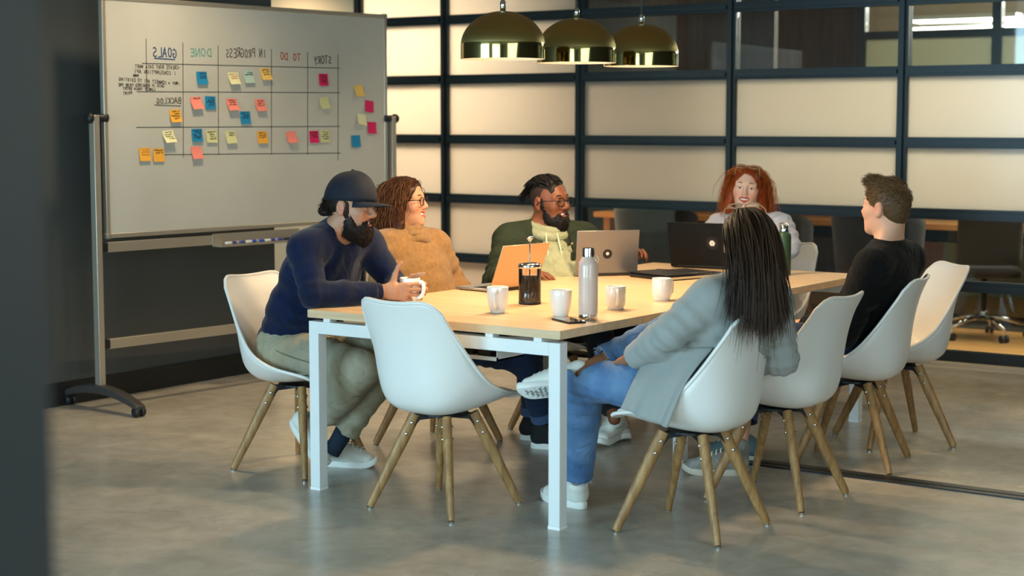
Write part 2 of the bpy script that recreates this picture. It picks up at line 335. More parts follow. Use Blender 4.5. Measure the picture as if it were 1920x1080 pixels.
def swivel_chair(loc, rz, label):
    t = thing('swivel_chair', label, 'chair', loc, rz, 'chrome based swivel chairs behind the glass')
    MB().lathe([(.028, .12), (.03, .2), (.022, .2), (.022, .42)], 16).build('gas_post', MT['chrome'], t, smooth=True)
    for k in range(5):
        a = 2*pi*k/5; c, s = cos(a), sin(a)
        lg = MB().tube([(.02*c, .02*s, .15), (.15*c, .15*s, .135), (.30*c, .30*s, .09)], [.02, .017, .013], 8).build('base_arm', MT['chrome'], t, smooth=True)
        MB().tube([(.30*c, .30*s, .10), (.30*c, .30*s, .05)], .008, 8).build('stem', MT['chrome'], lg)
        cs = MB()
        for q in (-.016, .016): cs.lathe([(.0, -.01), (.027, -.01), (.027, .01), (0, .01)], 16, M=Matrix.Translation((.30*c - s*q, .30*s + c*q, .027)) @ Matrix.Rotation(a, 4, 'Z') @ Matrix.Rotation(pi/2, 4, 'X'), cap=False)
        cs.build('caster', MT['black_plastic'], lg)
    MB().box((-.22, -.22, .43), (.22, .22, .50)).build('seat', m_darkfab, t, bevel=.03, seg=3)
    def bk(u, v):
        x = (u-.5)*.44; return (x, -.20 - .06*v + .9*x*x, .52 + .46*v)
    o = MB().grid(bk, 12, 8).build('backrest', m_darkfab, t, smooth=True); s_ = o.modifiers.new('solid', 'SOLIDIFY'); s_.thickness = .05
    return t
swivel_chair((.60, 6.30, 0), .5, 'swivel chair with chrome five star base behind the far white chair')
swivel_chair((1.22, 6.42, 0), .2, 'swivel chair with chrome base at the right frame edge behind the glass')
swivel_chair((-.95, 5.75, 0), .9, 'swivel chair just behind the glass below the far table corner')
# frames round the front openings; right one added round its lamp on closed wall
for k, (nm, cx, cy, wd, rz) in enumerate((('window_2', -2.2, -9.1, 4.7, 0), ('window_3', 3.6, -9.1, 3.6, 0), ('added_window', 6.95, -2.6, 4.5, pi/2))):
    t = thing(nm, 'window frame round a daylight lamp behind the viewer', None, (cx, cy, 0), rz, kind='structure')
    for a, b in (((-wd/2, -.03, .42), (wd/2, .03, .48)), ((-wd/2, -.03, 3.0), (wd/2, .03, 3.05)), ((-wd/2-.06, -.03, .42), (-wd/2, .03, 3.05)), ((wd/2, -.03, .42), (wd/2+.06, .03, 3.05))):
        MB().box(a, b).build('window_frame', MT['frame'], t)
# ============================================================ meeting table
TW, TL, TH = 1.2246, 2.77, .74
tb = thing('meeting_table', 'long pale wood meeting table on a white steel frame in the centre', 'table', (0, 0, 0))
for a, b in ((0, 1.2795), (1.2825, 2.5585), (2.5615, TL)):
    MB().box((0, a, TH-.032), (TW, b, TH)).build('tabletop', MT['tabletop'], tb, bevel=.0015)
def leg_mesh():
    m = MB().box((0, 0, .006), (.05, .05, .694)); return m
for x, y in ((.003, .004), (TW-.053, .004), (.003, TL-.054), (TW-.053, TL-.054), (.24, 1.35), (TW-.29, 1.35)):
    lg = MB().box((x, y, .012), (x+.05, y+.05, .694)).build('leg', MT['white_metal'], tb, bevel=.002)
    MB().box((x-.001, y-.001, 0), (x+.051, y+.051, .012)).build('foot_cap', pbr('foot_cap', '#eef1f1', .5) if 'fc' not in MT else MT['fc'], lg)
for y in (.004, TL-.054): MB().box((.053, y, .644), (TW-.053, y+.05, .694)).build('crossbeam', MT['white_metal'], tb, bevel=.002)
MB().box((.29, 1.35, .644), (TW-.29, 1.40, .694)).build('crossbeam', MT['white_metal'], tb, bevel=.002)
for x in (.24, TW-.29): MB().box((x, .054, .65), (x+.05, TL-.054, .69)).build('rail', MT['white_metal'], tb)
for y in (.006, TL-.05, 1.354):
    for x in (.08, .30, TW-.34, TW-.12):
        MB().box((x, y, .694), (x+.035, y+.04, TH-.032)).build('spacer', MT['white_metal'], tb)
ct = MB(); ct.box((.62, .12, .585), (.86, .30, .592)); ct.box((.62, .12, .585), (.625, .30, .64)); ct.box((.855, .12, .585), (.86, .30, .64)); ct.box((.62, .12, .592), (.86, .125, .60)); ct.box((.64, .18, .592), (.70, .28, .62), 1); ct.box((.74, .16, .592), (.80, .26, .615), 1)
ct.build('cable_tray', [MT['white_metal'], MT['black_plastic']], tb)

# ============================================================ chairs
def crom(P, t):
    n = len(P)-1; x = min(max(t, 0), 1)*n; i = min(int(x), n-1); f = x-i
    p = [np.array(P[max(0, min(n, i+k))], float) for k in (-1, 0, 1, 2)]
    return .5*((2*p[1]) + (-p[0]+p[2])*f + (2*p[0]-5*p[1]+4*p[2]-p[3])*f*f + (-p[0]+3*p[1]-3*p[2]+p[3])*f**3)
# centre profile: y (forward), z ; half width ; edge lift towards the sitter
CP = [(.240, .418), (.215, .430), (.14, .412), (.04, .394), (-.06, .384), (-.14, .388), (-.197, .418), (-.224, .480), (-.234, .560), (-.247, .650), (-.270, .745), (-.302, .824)]
CW = [.185, .208, .226, .240, .248, .250, .248, .240, .229, .214, .199, .192]
RP = [(.237, .421), (.215, .440), (.15, .454), (.085, .466), (.03, .482), (-.025, .508), (-.072, .545), (-.112, .590), (-.150, .640), (-.190, .700), (-.234, .768), (-.276, .846)]
def shell_pt(u, v, off=0.0):
    s = (u-.5)*2
    a_, b_ = .055*abs(s)**5, .070*abs(s)**6
    t = a_ + v*(1-a_-b_)
    c = crom(CP, t); r = crom(RP, t); w = float(crom([(q, 0) for q in CW], t)[0])
    pw = 2.9 - .9*max(0, min(1, (t-.55)/.35))
    p = c + (r-c)*abs(s)**pw
    g = max(0, min(1, (t-.35)/.3)); n = np.array([.95*g, 1-.75*g])
    p = p + n*off
    return (w*math.copysign(abs(s)**.92, s), p[0], p[1])
def make_chair(label):
    t = thing('shell_chair', label, 'chair', (0, 0, 0), 0, 'white shell chairs around the meeting table')
    o = MB().grid(lambda u, v: shell_pt(u, v), 33, 45).build('shell', MT['white_plastic'], t, smooth=True)
    s = o.modifiers.new('solid', 'SOLIDIFY'); s.thickness = .009; s.offset = 0
    rim = [shell_pt(0, v/30) for v in range(31)] + [shell_pt(u/16, 1) for u in range(1, 16)] + [shell_pt(1, 1-v/30) for v in range(31)] + [shell_pt(1-u/16, 0) for u in range(1, 17)]
    MB().tube([Vector(p) for p in rim], .0075, 8, cap=False).build('rim', MT['white_plastic'], o, smooth=True)
    o = MB().grid(lambda u, v: shell_pt(.5+(u-.5)*.78, .035+.40*v, .013 + .010*(1-(2*abs(u-.5))**4)*(1-abs(2*v-1)**6)), 19, 15).build('seat_pad', MT['seat_pad'], t, smooth=True)
    s = o.modifiers.new('solid', 'SOLIDIFY'); s.thickness = .006; s.offset = 0
    br = MB().lathe([(0, .365), (.095, .365), (.095, .373), (0, .373)], 24, cap=False)
    for k in range(4):
        a = pi/4 + k*pi/2; M = Matrix.Rotation(a, 4, 'Z')
        for q in (-.012, .012):
            br.prism([(.03, .367), (.125, .367), (.165, .295), (.150, .285), (.095, .345), (.03, .352)], q-.0025, q+.0025, 1)
            n = 12; br.v[-n:] = [tuple(M @ Vector(p)) for p in br.v[-n:]]
    br.build('bracket', MT['black_metal'], t)
    for k in range(4):
        a = pi/4 + k*pi/2; c, s = cos(a), sin(a)
        ax = Vector((.18*c, .18*s, -.40)).normalized()
        top = Vector((.112*c, .112*s, .368)); bot = Vector((.292*c, .292*s, .008))
        m = MB(); m.tube([top, top.lerp(bot, .3), top.lerp(bot, .97), bot], [.0230, .0235, .0165, .0150], 12, flat=.82, up=(c, s, 0))
        lg = m.build('leg', MT['chair_wood'], t, smooth=True); lg.data.set_sharp_from_angle(angle=R(50))
        MB().lathe([(0, 0), (.011, 0), (.012, .008), (0, .009)], 14, c=(.292*c, .292*s, 0), cap=False).build('foot_glide', MT['steel'], lg)
        for f in (.09, .21):
            p = top.lerp(bot, f)
            for q in (-1, 1):
                M = Matrix.Translation(p + Vector((-s, c, 0))*q*.0195) @ Vector((-s*q, c*q, 0)).to_track_quat('Z', 'Y').to_matrix().to_4x4()
                MB().lathe([(0, .004), (.004, .0038), (.0065, .002), (.0068, -.004)], 10, M=M, cap=False).build('bolt', MT['chrome'], lg, smooth=True)
    return t
CHAIRS = [
 ((.632, .082, 0), R(-3), 'empty white shell chair at the near end of the table, left of the blazer woman'),
 ((1.605, .312, 0), R(92), 'white shell chair under the woman in the grey blazer'),
 ((1.633, .957, 0), R(90), 'empty white shell chair between the blazer woman and the man in black'),
 ((1.60, 1.77, 0), R(101), 'white shell chair under the man in the black sweatshirt'),
 ((1.557, 2.345, 0), R(136), 'empty white shell chair at the far right, turned towards the viewer'),
 ((-.315, .30, 0), R(-90), 'white shell chair under the man in the navy cap'),
 ((-.165, 1.08, 0), R(-92), 'white shell chair under the woman in the tan sweater'),
 ((.115, 1.765, 0), R(-90), 'white shell chair of the man in the green jacket, pushed under the table'),
 ((.47, 3.12, 0), R(172), 'white shell chair of the red haired woman at the far end of the table'),
]
ch0 = make_chair(CHAIRS[0][2]); ch0.location = CHAIRS[0][0]; ch0.rotation_euler = (0, 0, CHAIRS[0][1])
for loc, rz, lb in CHAIRS[1:]: dup(ch0, loc, rz, lb)

# ============================================================ pendant lamps
def brass():
    m = bpy.data.materials.new('brushed_brass'); m.use_nodes = True; nt = m.node_tree; N = nt.nodes; L = nt.links; b = N['Principled BSDF']
    b.inputs['Base Color'].default_value = lin('#ad9c63'); b.inputs['Metallic'].default_value = 1
    tc = N.new('ShaderNodeTexCoord'); sp = N.new('ShaderNodeSeparateXYZ'); L.new(tc.outputs['Object'], sp.inputs[0])
    mr = N.new('ShaderNodeMapRange'); mr.inputs['From Min'].default_value = .060; mr.inputs['From Max'].default_value = .066; mr.inputs['To Min'].default_value = .07; mr.inputs['To Max'].default_value = .36
    L.new(sp.outputs['Z'], mr.inputs[0]); L.new(mr.outputs[0], b.inputs['Roughness'])
    b.inputs['Anisotropic'].default_value = .75; tg = N.new('ShaderNodeTangent'); tg.direction_type = 'RADIAL'; tg.axis = 'Z'; L.new(tg.outputs[0], b.inputs['Tangent'])
    mp = N.new('ShaderNodeMapping'); mp.inputs['Scale'].default_value = (4, 4, 260); L.new(tc.outputs['Object'], mp.inputs['Vector'])
    n = N.new('ShaderNodeTexNoise'); n.inputs['Scale'].default_value = 2; L.new(mp.outputs[0], n.inputs['Vector'])
    bp = N.new('ShaderNodeBump'); bp.inputs['Strength'].default_value = .06; bp.inputs['Distance'].default_value = .001; L.new(n.outputs['Fac'], bp.inputs['Height']); L.new(bp.outputs[0], b.inputs['Normal'])
    return m
m_brass = brass(); m_inner = pbr('lamp_white_lining', '#f6efe2', .5)
m_bulb = pbr('bulb_glow', '#fff0d0', .4, emit=('#ffd9a0', 18))
RL, HL = .171, .192
def dome(r, h, n=14, z0=0.0):
    P = [(r, z0), (r*1.0, z0+.052)]
    for k in range(1, n+1):
        a = k/n*pi/2; P.append((max(.012, r*cos(a)), z0+.052+(h-.052)*sin(a)))
    return P
lamp_lab = ('nearest and largest brass dome pendant lamp, leftmost of the three', 'middle brass dome pendant lamp of the three', 'farthest brass dome pendant lamp, rightmost of the three')
for k, y in enumerate((.524, 1.072, 1.617)):
    t = thing('pendant_lamp', lamp_lab[k], 'lamp', (.60, y, 1.748), 0, 'brass dome pendants over the table')
    MB().lathe(dome(RL, HL), 64, cap=False).build('lamp_shade', m_brass, t, smooth=True).data.set_sharp_from_angle(angle=R(60))
    MB().lathe([(RL-.001, .0)] + dome(RL-.004, HL-.004)[0:], 64, cap=False).build('shade_lining', m_inner, t, smooth=True)
    MB().lathe([(0, HL-.004), (.012, HL-.004), (.012, HL+.035), (.006, HL+.045), (0, HL+.045)], 16, cap=False).build('cap', MT['chrome'], t, smooth=True)
    MB().tube([(0, 0, HL+.04), (0, 0, 3.05-1.748)], .004, 8).build('cord', MT['black_plastic'], t)
    MB().lathe([(.0, .048), (.02, .052), (.032, .072), (.03, .092), (.016, .115), (.014, .15)], 20, cap=False).build('bulb', m_bulb, t, smooth=True)
    l = bpy.data.lights.new('pendant_light', 'SPOT'); l.energy = 38; l.color = (1, .70, .40); l.spot_size = R(150); l.spot_blend = .5; l.shadow_soft_size = .06
    lo = bpy.data.objects.new('pendant_light', l); COL.objects.link(lo); lo.parent = t; lo.location = (0, 0, .03)
# ============================================================ mobile whiteboard
WB0 = np.array([-2.155, .757, 0.]); WBA = R(85); WBD = np.array([cos(WBA), sin(WBA), 0]); WBN = np.array([sin(WBA), -cos(WBA), 0])
def onb(x, y):
    q = ray(x, y); t = ((WB0-CAM) @ WBN)/(q @ WBN); P = CAM + q*t; return float((P-WB0) @ WBD), float(P[2])
wbt = thing('whiteboard', 'large mobile whiteboard with mirrored planning grid and sticky notes', 'whiteboard', tuple(WB0), WBA)
S0, S1, Z0, Z1 = .082, 2.163, .895, 2.14
m_board = pbr('board_enamel', '#c9c8bf', .22, vary=(1.6, '#c0bfb4', .35, .65), coat=.2)
MB().box((S0+.012, -.012, Z0+.012), (S1-.012, .012, Z1-.012)).build('panel', m_board, wbt)
for a, b in (((S0, -.016, Z0), (S1, .016, Z0+.024)), ((S0, -.016, Z1-.024), (S1, .016, Z1)), ((S0, -.016, Z0+.024), (S0+.024, .016, Z1-.024)), ((S1-.024, -.016, Z0+.024), (S1, .016, Z1-.024))):
    MB().box(a, b).build('frame_profile', MT['alu'], wbt, bevel=.004)
for x in (S0+.012, S1-.012):
    for z in (Z0+.012, Z1-.012): MB().box((x-.017, -.019, z-.017), (x+.017, .019, z+.017)).build('corner_cap', pbr('corner_grey', '#8a8378', .5), wbt, bevel=.008)
for x, sg in ((.03, -1), (2.215, 1)):
    MB().box((x-.018, -.022, .10), (x+.018, .022, 1.53)).build('upright', MT['alu'], wbt, bevel=.003)
    M = Matrix.Translation((x, 0, 1.515)) @ Matrix.Rotation(pi/2, 4, 'Y')
    MB().lathe([(0, -.045), (.022, -.045), (.028, -.035), (.028, -.02), (.02, -.012), (.02, .05), (.026, .055), (.026, .075), (0, .08)] if sg < 0 else [(0, -.08), (.026, -.075), (.026, -.055), (.02, -.05), (.02, .012), (.028, .02), (.028, .035), (.022, .045), (0, .045)], 20, M=M, cap=False).build('pivot_knob', MT['black_plastic'], wbt, smooth=True)
    ft = MB(); pr_ = []
    for k in range(17):
        u = -1+2*k/16; pr_.append((u*.34, .135-.075*u*u))
    for k in range(16, -1, -1):
        u = -1+2*k/16; pr_.append((u*.33, .088-.055*u*u))
    # arched foot runs square to the board
    ft.prism([(p[0], p[1]) for p in pr_], x-.03, x+.03, 0)
    fo = ft.build('foot', pbr('foot_dark', '#3c3a38', .5), wbt, bevel=.012, seg=3)
    for u in (-.315, .27):
        cs = MB()
        for q in (-.018, .018): cs.lathe([(0, -.011), (.024, -.011), (.027, -.006), (.027, .006), (.024, .011), (0, .011)], 18, M=Matrix.Translation((x+q, u, .028)) @ Matrix.Rotation(pi/2, 4, 'Y'), cap=False)
        cs.lathe([(.011, .03), (.011, .062)], 12, c=(x, u, 0)); cs.build('caster', MT['black_plastic'], fo, smooth=True)
for z in (.848, .343):
    MB().box((.085, -.014, z-.026), (2.16, .014, z+.026)).build('crossbar', MT['alu'], wbt, bevel=.002)
    for x in (.066, 2.179): MB().box((x-.02, -.016, z-.022), (x+.02, .016, z+.022)).build('joint', MT['black_plastic'], wbt)
tr = MB(); tr.box((.78, -.085, .812), (1.42, -.014, .818)); tr.box((.78, -.088, .812), (1.42, -.085, .826)); tr.box((.78, -.018, .812), (1.42, -.014, .882)); tr.build('pen_tray', MT['alu'], wbt)
# marker lines and lettering (mirrored, as the photo shows them)
m_ink = pbr('ink_dark', '#4a4a44', .5); m_inkk = pbr('ink_black', '#26241f', .5); m_blue = pbr('ink_blue', '#2b4f7c', .5); m_teal = pbr('ink_teal', '#5fa79b', .5); m_red = pbr('ink_red', '#b4563c', .5); m_grey = pbr('ink_grey', '#55534c', .5)
def strip(m, a, b, w, y=-.0128):
    a = np.array(a); b = np.array(b); d = b-a; L_ = np.linalg.norm(d)+1e-9; n = np.array([-d[1], d[0]])/L_*w/2; e = d/L_*w*.3
    q = [a-n-e, b-n+e, b+n+e, a+n-e]; m.add([(p[0], y, p[1]) for p in q], [(0, 1, 2, 3)])
gl = MB()
for a, b in (((271, 73), (272, 172)), ((340, 80), (341, 295)), ((406, 86), (407, 290)), ((506, 92), (506, 290)), ((574, 98), (574, 290)), ((631, 103), (631, 301)),
             ((264, 119), (634, 128)), ((254, 172), (634, 174)), ((253, 239), (634, 237)), ((306, 290), (636, 287))):
    strip(gl, onb(*a), onb(*b), .0045)
gl.build('grid_lines', m_ink, wbt)
GL = {'A': [[(0,0),(.5,1),(1,0)],[(.2,.38),(.8,.38)]], 'B': [[(0,0),(0,1),(.7,.95),(.75,.65),(.1,.53),(.9,.4),(.85,.08),(0,0)]], 'C': [[(.95,.85),(.6,1),(.15,.8),(0,.45),(.2,.1),(.6,0),(.95,.15)]],
 'D': [[(0,0),(.05,1),(.6,.95),(1,.55),(.75,.1),(0,0)]], 'E': [[(.9,1),(.05,1),(0,0),(.9,0)],[(.05,.52),(.7,.52)]], 'F': [[(.9,1),(.05,1),(0,0)],[(.05,.55),(.7,.55)]],
 'G': [[(.95,.85),(.6,1),(.1,.75),(0,.4),(.25,.05),(.7,0),(.95,.2),(.95,.45),(.55,.45)]], 'H': [[(0,0),(0,1)],[(.9,0),(.9,1)],[(0,.5),(.9,.5)]], 'I': [[(.4,0),(.45,1)]],
 'K': [[(0,0),(0,1)],[(.85,1),(.05,.48),(.9,0)]], 'L': [[(.05,1),(0,.05),(.85,0)]], 'M': [[(0,0),(.1,1),(.5,.3),(.9,1),(1,0)]], 'N': [[(0,0),(.05,1),(.85,0),(.9,1)]],
 'O': [[(.5,1),(.1,.8),(0,.4),(.3,.02),(.75,.08),(.95,.5),(.8,.9),(.5,1)]], 'P': [[(0,0),(.05,1),(.75,.95),(.8,.6),(.05,.48)]], 'Q': [[(.5,1),(.1,.8),(0,.4),(.3,.02),(.75,.08),(.95,.5),(.8,.9),(.5,1)],[(.6,.3),(1,-.05)]],
 'R': [[(0,0),(.05,1),(.75,.95),(.8,.62),(.05,.5),(.9,0)]], 'S': [[(.9,.9),(.5,1),(.1,.8),(.25,.55),(.75,.45),(.85,.15),(.45,0),(0,.12)]], 'T': [[(0,1),(.95,1)],[(.5,1),(.48,0)]],
 'U': [[(0,1),(.05,.2),(.45,0),(.85,.2),(.9,1)]], 'V': [[(0,1),(.45,0),(.9,1)]], 'X': [[(0,0),(.9,1)],[(0,1),(.9,0)]], 'W': [[(0,1),(.25,0),(.5,.7),(.75,0),(1,1)]], 'Y': [[(0,1),(.45,.5)],[(.9,1),(.2,-.15)]], 'J': [[(.7,1),(.7,.2),(.35,0),(0,.2)]],
 '-': [[(.1,.45),(.7,.45)]], '1': [[(.4,0),(.4,1)]], '>': [[(0,.45),(.9,.45)],[(.5,.75),(.9,.45),(.5,.15)]]}
def letter(name, txt, px0, px1, hpx, mat, wd=.006, under=False, slant=0.0):
    """txt runs mirrored from px1 (right) to px0 (left) on the board"""
    A, B = onb(*px1), onb(*px0); H = abs(onb(px0[0], px0[1]-hpx)[1]-onb(*px0)[1]); n = len(txt); m = MB(); rr = random.Random(len(txt)*7+ord(txt[-1]))
    for i, ch in enumerate(txt):
        if ch == ' ' or ch not in GL: continue
        dx, dz, sc = rr.uniform(-.05, .05), rr.uniform(-.06, .06), rr.uniform(.9, 1.08)
        for pl in GL[ch]:
            Q = []
            for u, v in pl:
                f = (i + .12 + (u*.74+dx)*sc)/n; Q.append((A[0]+(B[0]-A[0])*f, A[1]+(B[1]-A[1])*f + (v*sc+dz)*H))
            for a, b in zip(Q, Q[1:]): strip(m, a, b, wd)
    if under: strip(m, onb(*under[0]), onb(*under[1]), wd)
    return m.build(name, mat, wbt)
letter('lettering', 'GOALS', (283, 107), (329, 108), 18, m_blue, .0065, ((287, 109.5), (325, 112)))
letter('lettering', 'DONE', (352, 105), (394, 107), 15, m_teal, .006)
letter('lettering', 'IN PROGRESS', (420, 107), (496, 108), 16, m_grey, .0055)
letter('lettering', 'TO DO', (522, 112), (561, 114), 13, m_red, .006)
letter('lettering', 'STORY', (585, 119), (619, 119), 14, m_grey, .006)
letter('lettering', 'BACKLOG', (290, 195), (337, 194), 11, m_grey, .005, ((287, 197), (336, 199)))
for tx, a, b, h in (('-CREATE ROOT DATA MART', (250, 127.5), (335, 130), 6.5), ('1 CONSUMPTION API', (248, 137), (327, 141), 7), ('MORE', (246, 143.5), (257, 144), 4),
                    ('-MVP > CONNECT API TO EXISTING', (220, 151), (335, 160), 6), ('DATA IF REQUIRED FROM THE', (219, 161.5), (305, 164), 5.5), ('LOWEST TOUCH ENTRY', (228, 168), (288, 170.5), 5), ('POINT', (228, 178), (245, 177), 5.5)):
    letter('lettering', tx, a, b, h, m_inkk, .0030)

# ---- sticky notes, each a thing of its own
NC = dict(blue='#1787b8', pale='#e6e4b4', yellow='#f4c96a', orange='#efae3e', teal='#b3cfc0', salmon='#f58c7c', magenta='#e01c62', olive='#d5d49c')
NM = {k: pbr('note_'+k, v, .7) for k, v in NC.items()}
m_orink = pbr('ink_orange', '#d07a30', .6)
NOTES = [  # colour, px, py, tilt deg, curl m, scribble lines, label
 ('blue', 375, 147, 1, .010, 3, 'blue sticky note with dark writing, alone in the top row of the mirrored DONE column'),
 ('pale', 434, 148, 4, .020, -3, 'pale yellow sticky note with orange writing, top row of the IN PROGRESS column'),
 ('teal', 463, 145, 2, .012, 2, 'pale teal sticky note in the top row of the IN PROGRESS column'),
 ('yellow', 494, 140, 4, .018, 3, 'yellow sticky note at the top right of the IN PROGRESS column'),
 ('magenta', 603, 150, 0, .006, 5, 'magenta sticky note with writing in the top row of the STORY column'),
 ('salmon', 364, 194, 5, .020, 1, 'salmon sticky note beside a blue one, middle row of the DONE column'),
 ('blue', 391, 193, -2, .006, 5, 'blue sticky note beside a salmon one, middle row of the DONE column'),
 ('salmon', 431, 197, 6, .022, 3, 'salmon sticky note left of the blue one, middle row of the IN PROGRESS column'),
 ('blue', 456.5, 221, 1, .008, 3, 'blue sticky note between two salmon ones in the IN PROGRESS column'),
 ('salmon', 484, 198, 4, .018, 3, 'salmon sticky note right of the blue one, middle row of the IN PROGRESS column'),
 ('olive', 604, 194, 4, .018, 0, 'blank pale green sticky note in the middle row of the STORY column'),
 ('orange', 325, 218, 3, .014, 4, 'orange sticky note right under the mirrored BACKLOG heading'),
 ('pale', 312, 257, 7, .024, 4, 'pale curled sticky note in the lower BACKLOG cell'),
 ('blue', 366, 254, 1, .008, 5, 'blue sticky note in the bottom row of the DONE column'),
 ('olive', 393, 256, 0, .008, 4, 'pale olive sticky note in the bottom row of the DONE column'),
 ('olive', 429, 258, 3, .014, 2, 'pale olive sticky note in the bottom row of the IN PROGRESS column'),
 ('orange', 488, 258, 2, .010, 3, 'orange sticky note in the bottom row of the IN PROGRESS column'),
 ('salmon', 542, 258, 5, .020, 0, 'blank salmon sticky note alone in the TO DO column'),
 ('magenta', 585.5, 257, 1, .006, 3, 'magenta sticky note in the bottom row of the STORY column'),
 ('olive', 606, 256, 0, .004, 4, 'pale olive sticky note in the bottom row of the STORY column'),
 ('orange', 268, 290, 1, .008, -3, 'left one of the two orange sticky notes below the grid'),
 ('orange', 294, 291, 0, .006, 2, 'right one of the two orange sticky notes below the grid'),
 ('salmon', 365, 287, 4, .016, 0, 'blank salmon sticky note across the bottom line of the DONE column'),
 ('yellow', 669, 171, 5, .018, 0, 'blank yellow sticky note, topmost of those right of the grid'),
 ('magenta', 689, 200, -9, .006, 0, 'upper blank magenta sticky note right of the grid'),
 ('pale', 674, 225, -14, .018, 0, 'blank pale sticky note right of the grid'),
 ('magenta', 694, 240, -4, .006, 0, 'lower blank magenta sticky note right of the grid'),
 ('blue', 664, 265, 2, .006, 0, 'blank blue sticky note, lowest of those right of the grid')]
WBM = Matrix.Translation(tuple(WB0)) @ Matrix.Rotation(WBA, 4, 'Z')
for ci, (c, px, py, ti, cu, sc, lb) in enumerate(NOTES):
    s, z = onb(px, py); h = .036; rr = random.Random(ci)
    def pt(u, v, lift=0.0):
        x = (u-.5)*2*h; zz = (v-.5)*2*h; q = (1-v)**1.8
        a = R(ti)*.6; X = x*cos(a) - zz*sin(a); Z = x*sin(a) + zz*cos(a)
        return Vector((X + q*cu*.25, -.0145 - q*cu - lift, Z + q*cu*.35))
    m = MB(); m.grid(lambda u, v: pt(u, v), 7, 9); m.grid(lambda u, v: pt(1-u, v, -.0012), 7, 9)
    if sc:
        for k in range(abs(sc)):
            v = .86 - k*.72/max(4, abs(sc)); x = .9; e = rr.uniform(.12, .4)
            while x > e:
                x2 = x - rr.uniform(.05, .09); v1, v2 = v + rr.uniform(-.05, .05), v + rr.uniform(-.05, .05)
                if rr.random() > .12:
                    a, b = pt(x, v1, .0012), pt(x2, v2, .0012); w_ = Vector((0, 0, .0022)); m.add([a-w_, b-w_, b+w_, a+w_], [(0, 1, 2, 3)], 1)
                x = x2
    o = m.build('sticky_note', [NM[c], m_orink if sc < 0 else m_inkk], None, smooth=False)
    o.matrix_world = WBM @ Matrix.Translation((s, 0, z)); tag(o, lb, 'sticky note', 'sticky notes on the whiteboard')
# markers in the tray
for k, (sx, c, lb) in enumerate(((.90, '#3a4a86', 'leftmost whiteboard marker in the pen tray'), (1.045, '#1f4fb0', 'blue whiteboard marker in the middle of the pen tray'), (1.185, '#2b3a9a', 'whiteboard marker at the right end of the row in the pen tray'), (1.335, '#1c1d20', 'black whiteboard marker nearest the seated man in the pen tray'))):
    t = thing('marker', lb, 'marker', (0, 0, 0), 0, 'markers in the whiteboard tray'); t.matrix_world = WBM @ Matrix.Translation((sx, -.055, .829))
    M = Matrix.Rotation(pi/2, 4, 'Y')
    MB().lathe([(0, -.062), (.0085, -.06), (.0095, -.03), (.0095, .03), (0, .03)], 14, M=M, cap=False).build('barrel', pbr('marker_white', '#d9d7d2', .4) if k != 3 else MT['black_plastic'], t, smooth=True)
    MB().lathe([(0, .03), (.0105, .03), (.0105, .068), (.008, .072), (0, .072)], 14, M=M, cap=False).build('cap', pbr('marker_cap', c, .4), t, smooth=True)
    MB().lathe([(.0098, -.02), (.0098, .012)], 14, M=M, cap=False).build('label_band', pbr('marker_band', c, .5), t, smooth=True)

# ============================================================ things on the table
def mug(loc, ang, style, label):
    t = thing('mug', label, 'mug', loc, ang, 'white mugs on the table')
    if style == 'round':
        P = [(0, 0), (.027, 0), (.029, .004), (.0345, .02), (.0395, .045), (.0425, .075), (.0435, .103), (.0425, .105), (.0405, .103), (.0395, .075), (.036, .045), (.030, .018), (0, .010)]
    else:
        P = [(0, 0), (.034, 0), (.035, .009), (.0345, .012), (.0395, .018), (.041, .03), (.0415, .094), (.0405, .096), (.038, .094), (.0378, .03), (.034, .015), (0, .012)]
    MB().lathe(P, 36, cap=False).build('cup', MT['ceramic'], t, smooth=True)
    hp = [(.040, 0, .083), (.052, 0, .088), (.064, 0, .082), (.067, 0, .062), (.062, 0, .040), (.050, 0, .026), (.036, 0, .022)] if style == 'round' else [(.040, 0, .078), (.054, 0, .081), (.064, 0, .074), (.066, 0, .054), (.063, 0, .034), (.052, 0, .026), (.038, 0, .027)]
    MB().tube([Vector(crom(hp, k/16)) for k in range(17)], .0062, 10, flat=1.5, up=(0, 1, 0)).build('handle', MT['ceramic'], t, smooth=True)
    return t
def gpos(x, y, back=.0):
    p = atz(x, y, TH); p = p + np.array([FW[0], FW[1], 0])*back; return (p[0], p[1], TH)
mug(gpos(933, 588, .03), R(-65), 'round', 'white tapered mug with its handle towards the viewer, left of the coffee press')
mug(gpos(1052, 595, .03), R(140), 'round', 'white tapered mug with hidden handle, beside the phone')
mug(gpos(1155, 582, .035), R(-50), 'straight', 'white straight mug with its handle towards the viewer, right of the pink bottle')
mug(gpos(1242, 565, .035), R(78), 'straight', 'white straight mug in front of the black folder')
MUG1 = np.array([.175, .447, TH])
mug(tuple(MUG1), R(8), 'round', 'white mug held in both hands by the man in the navy cap')
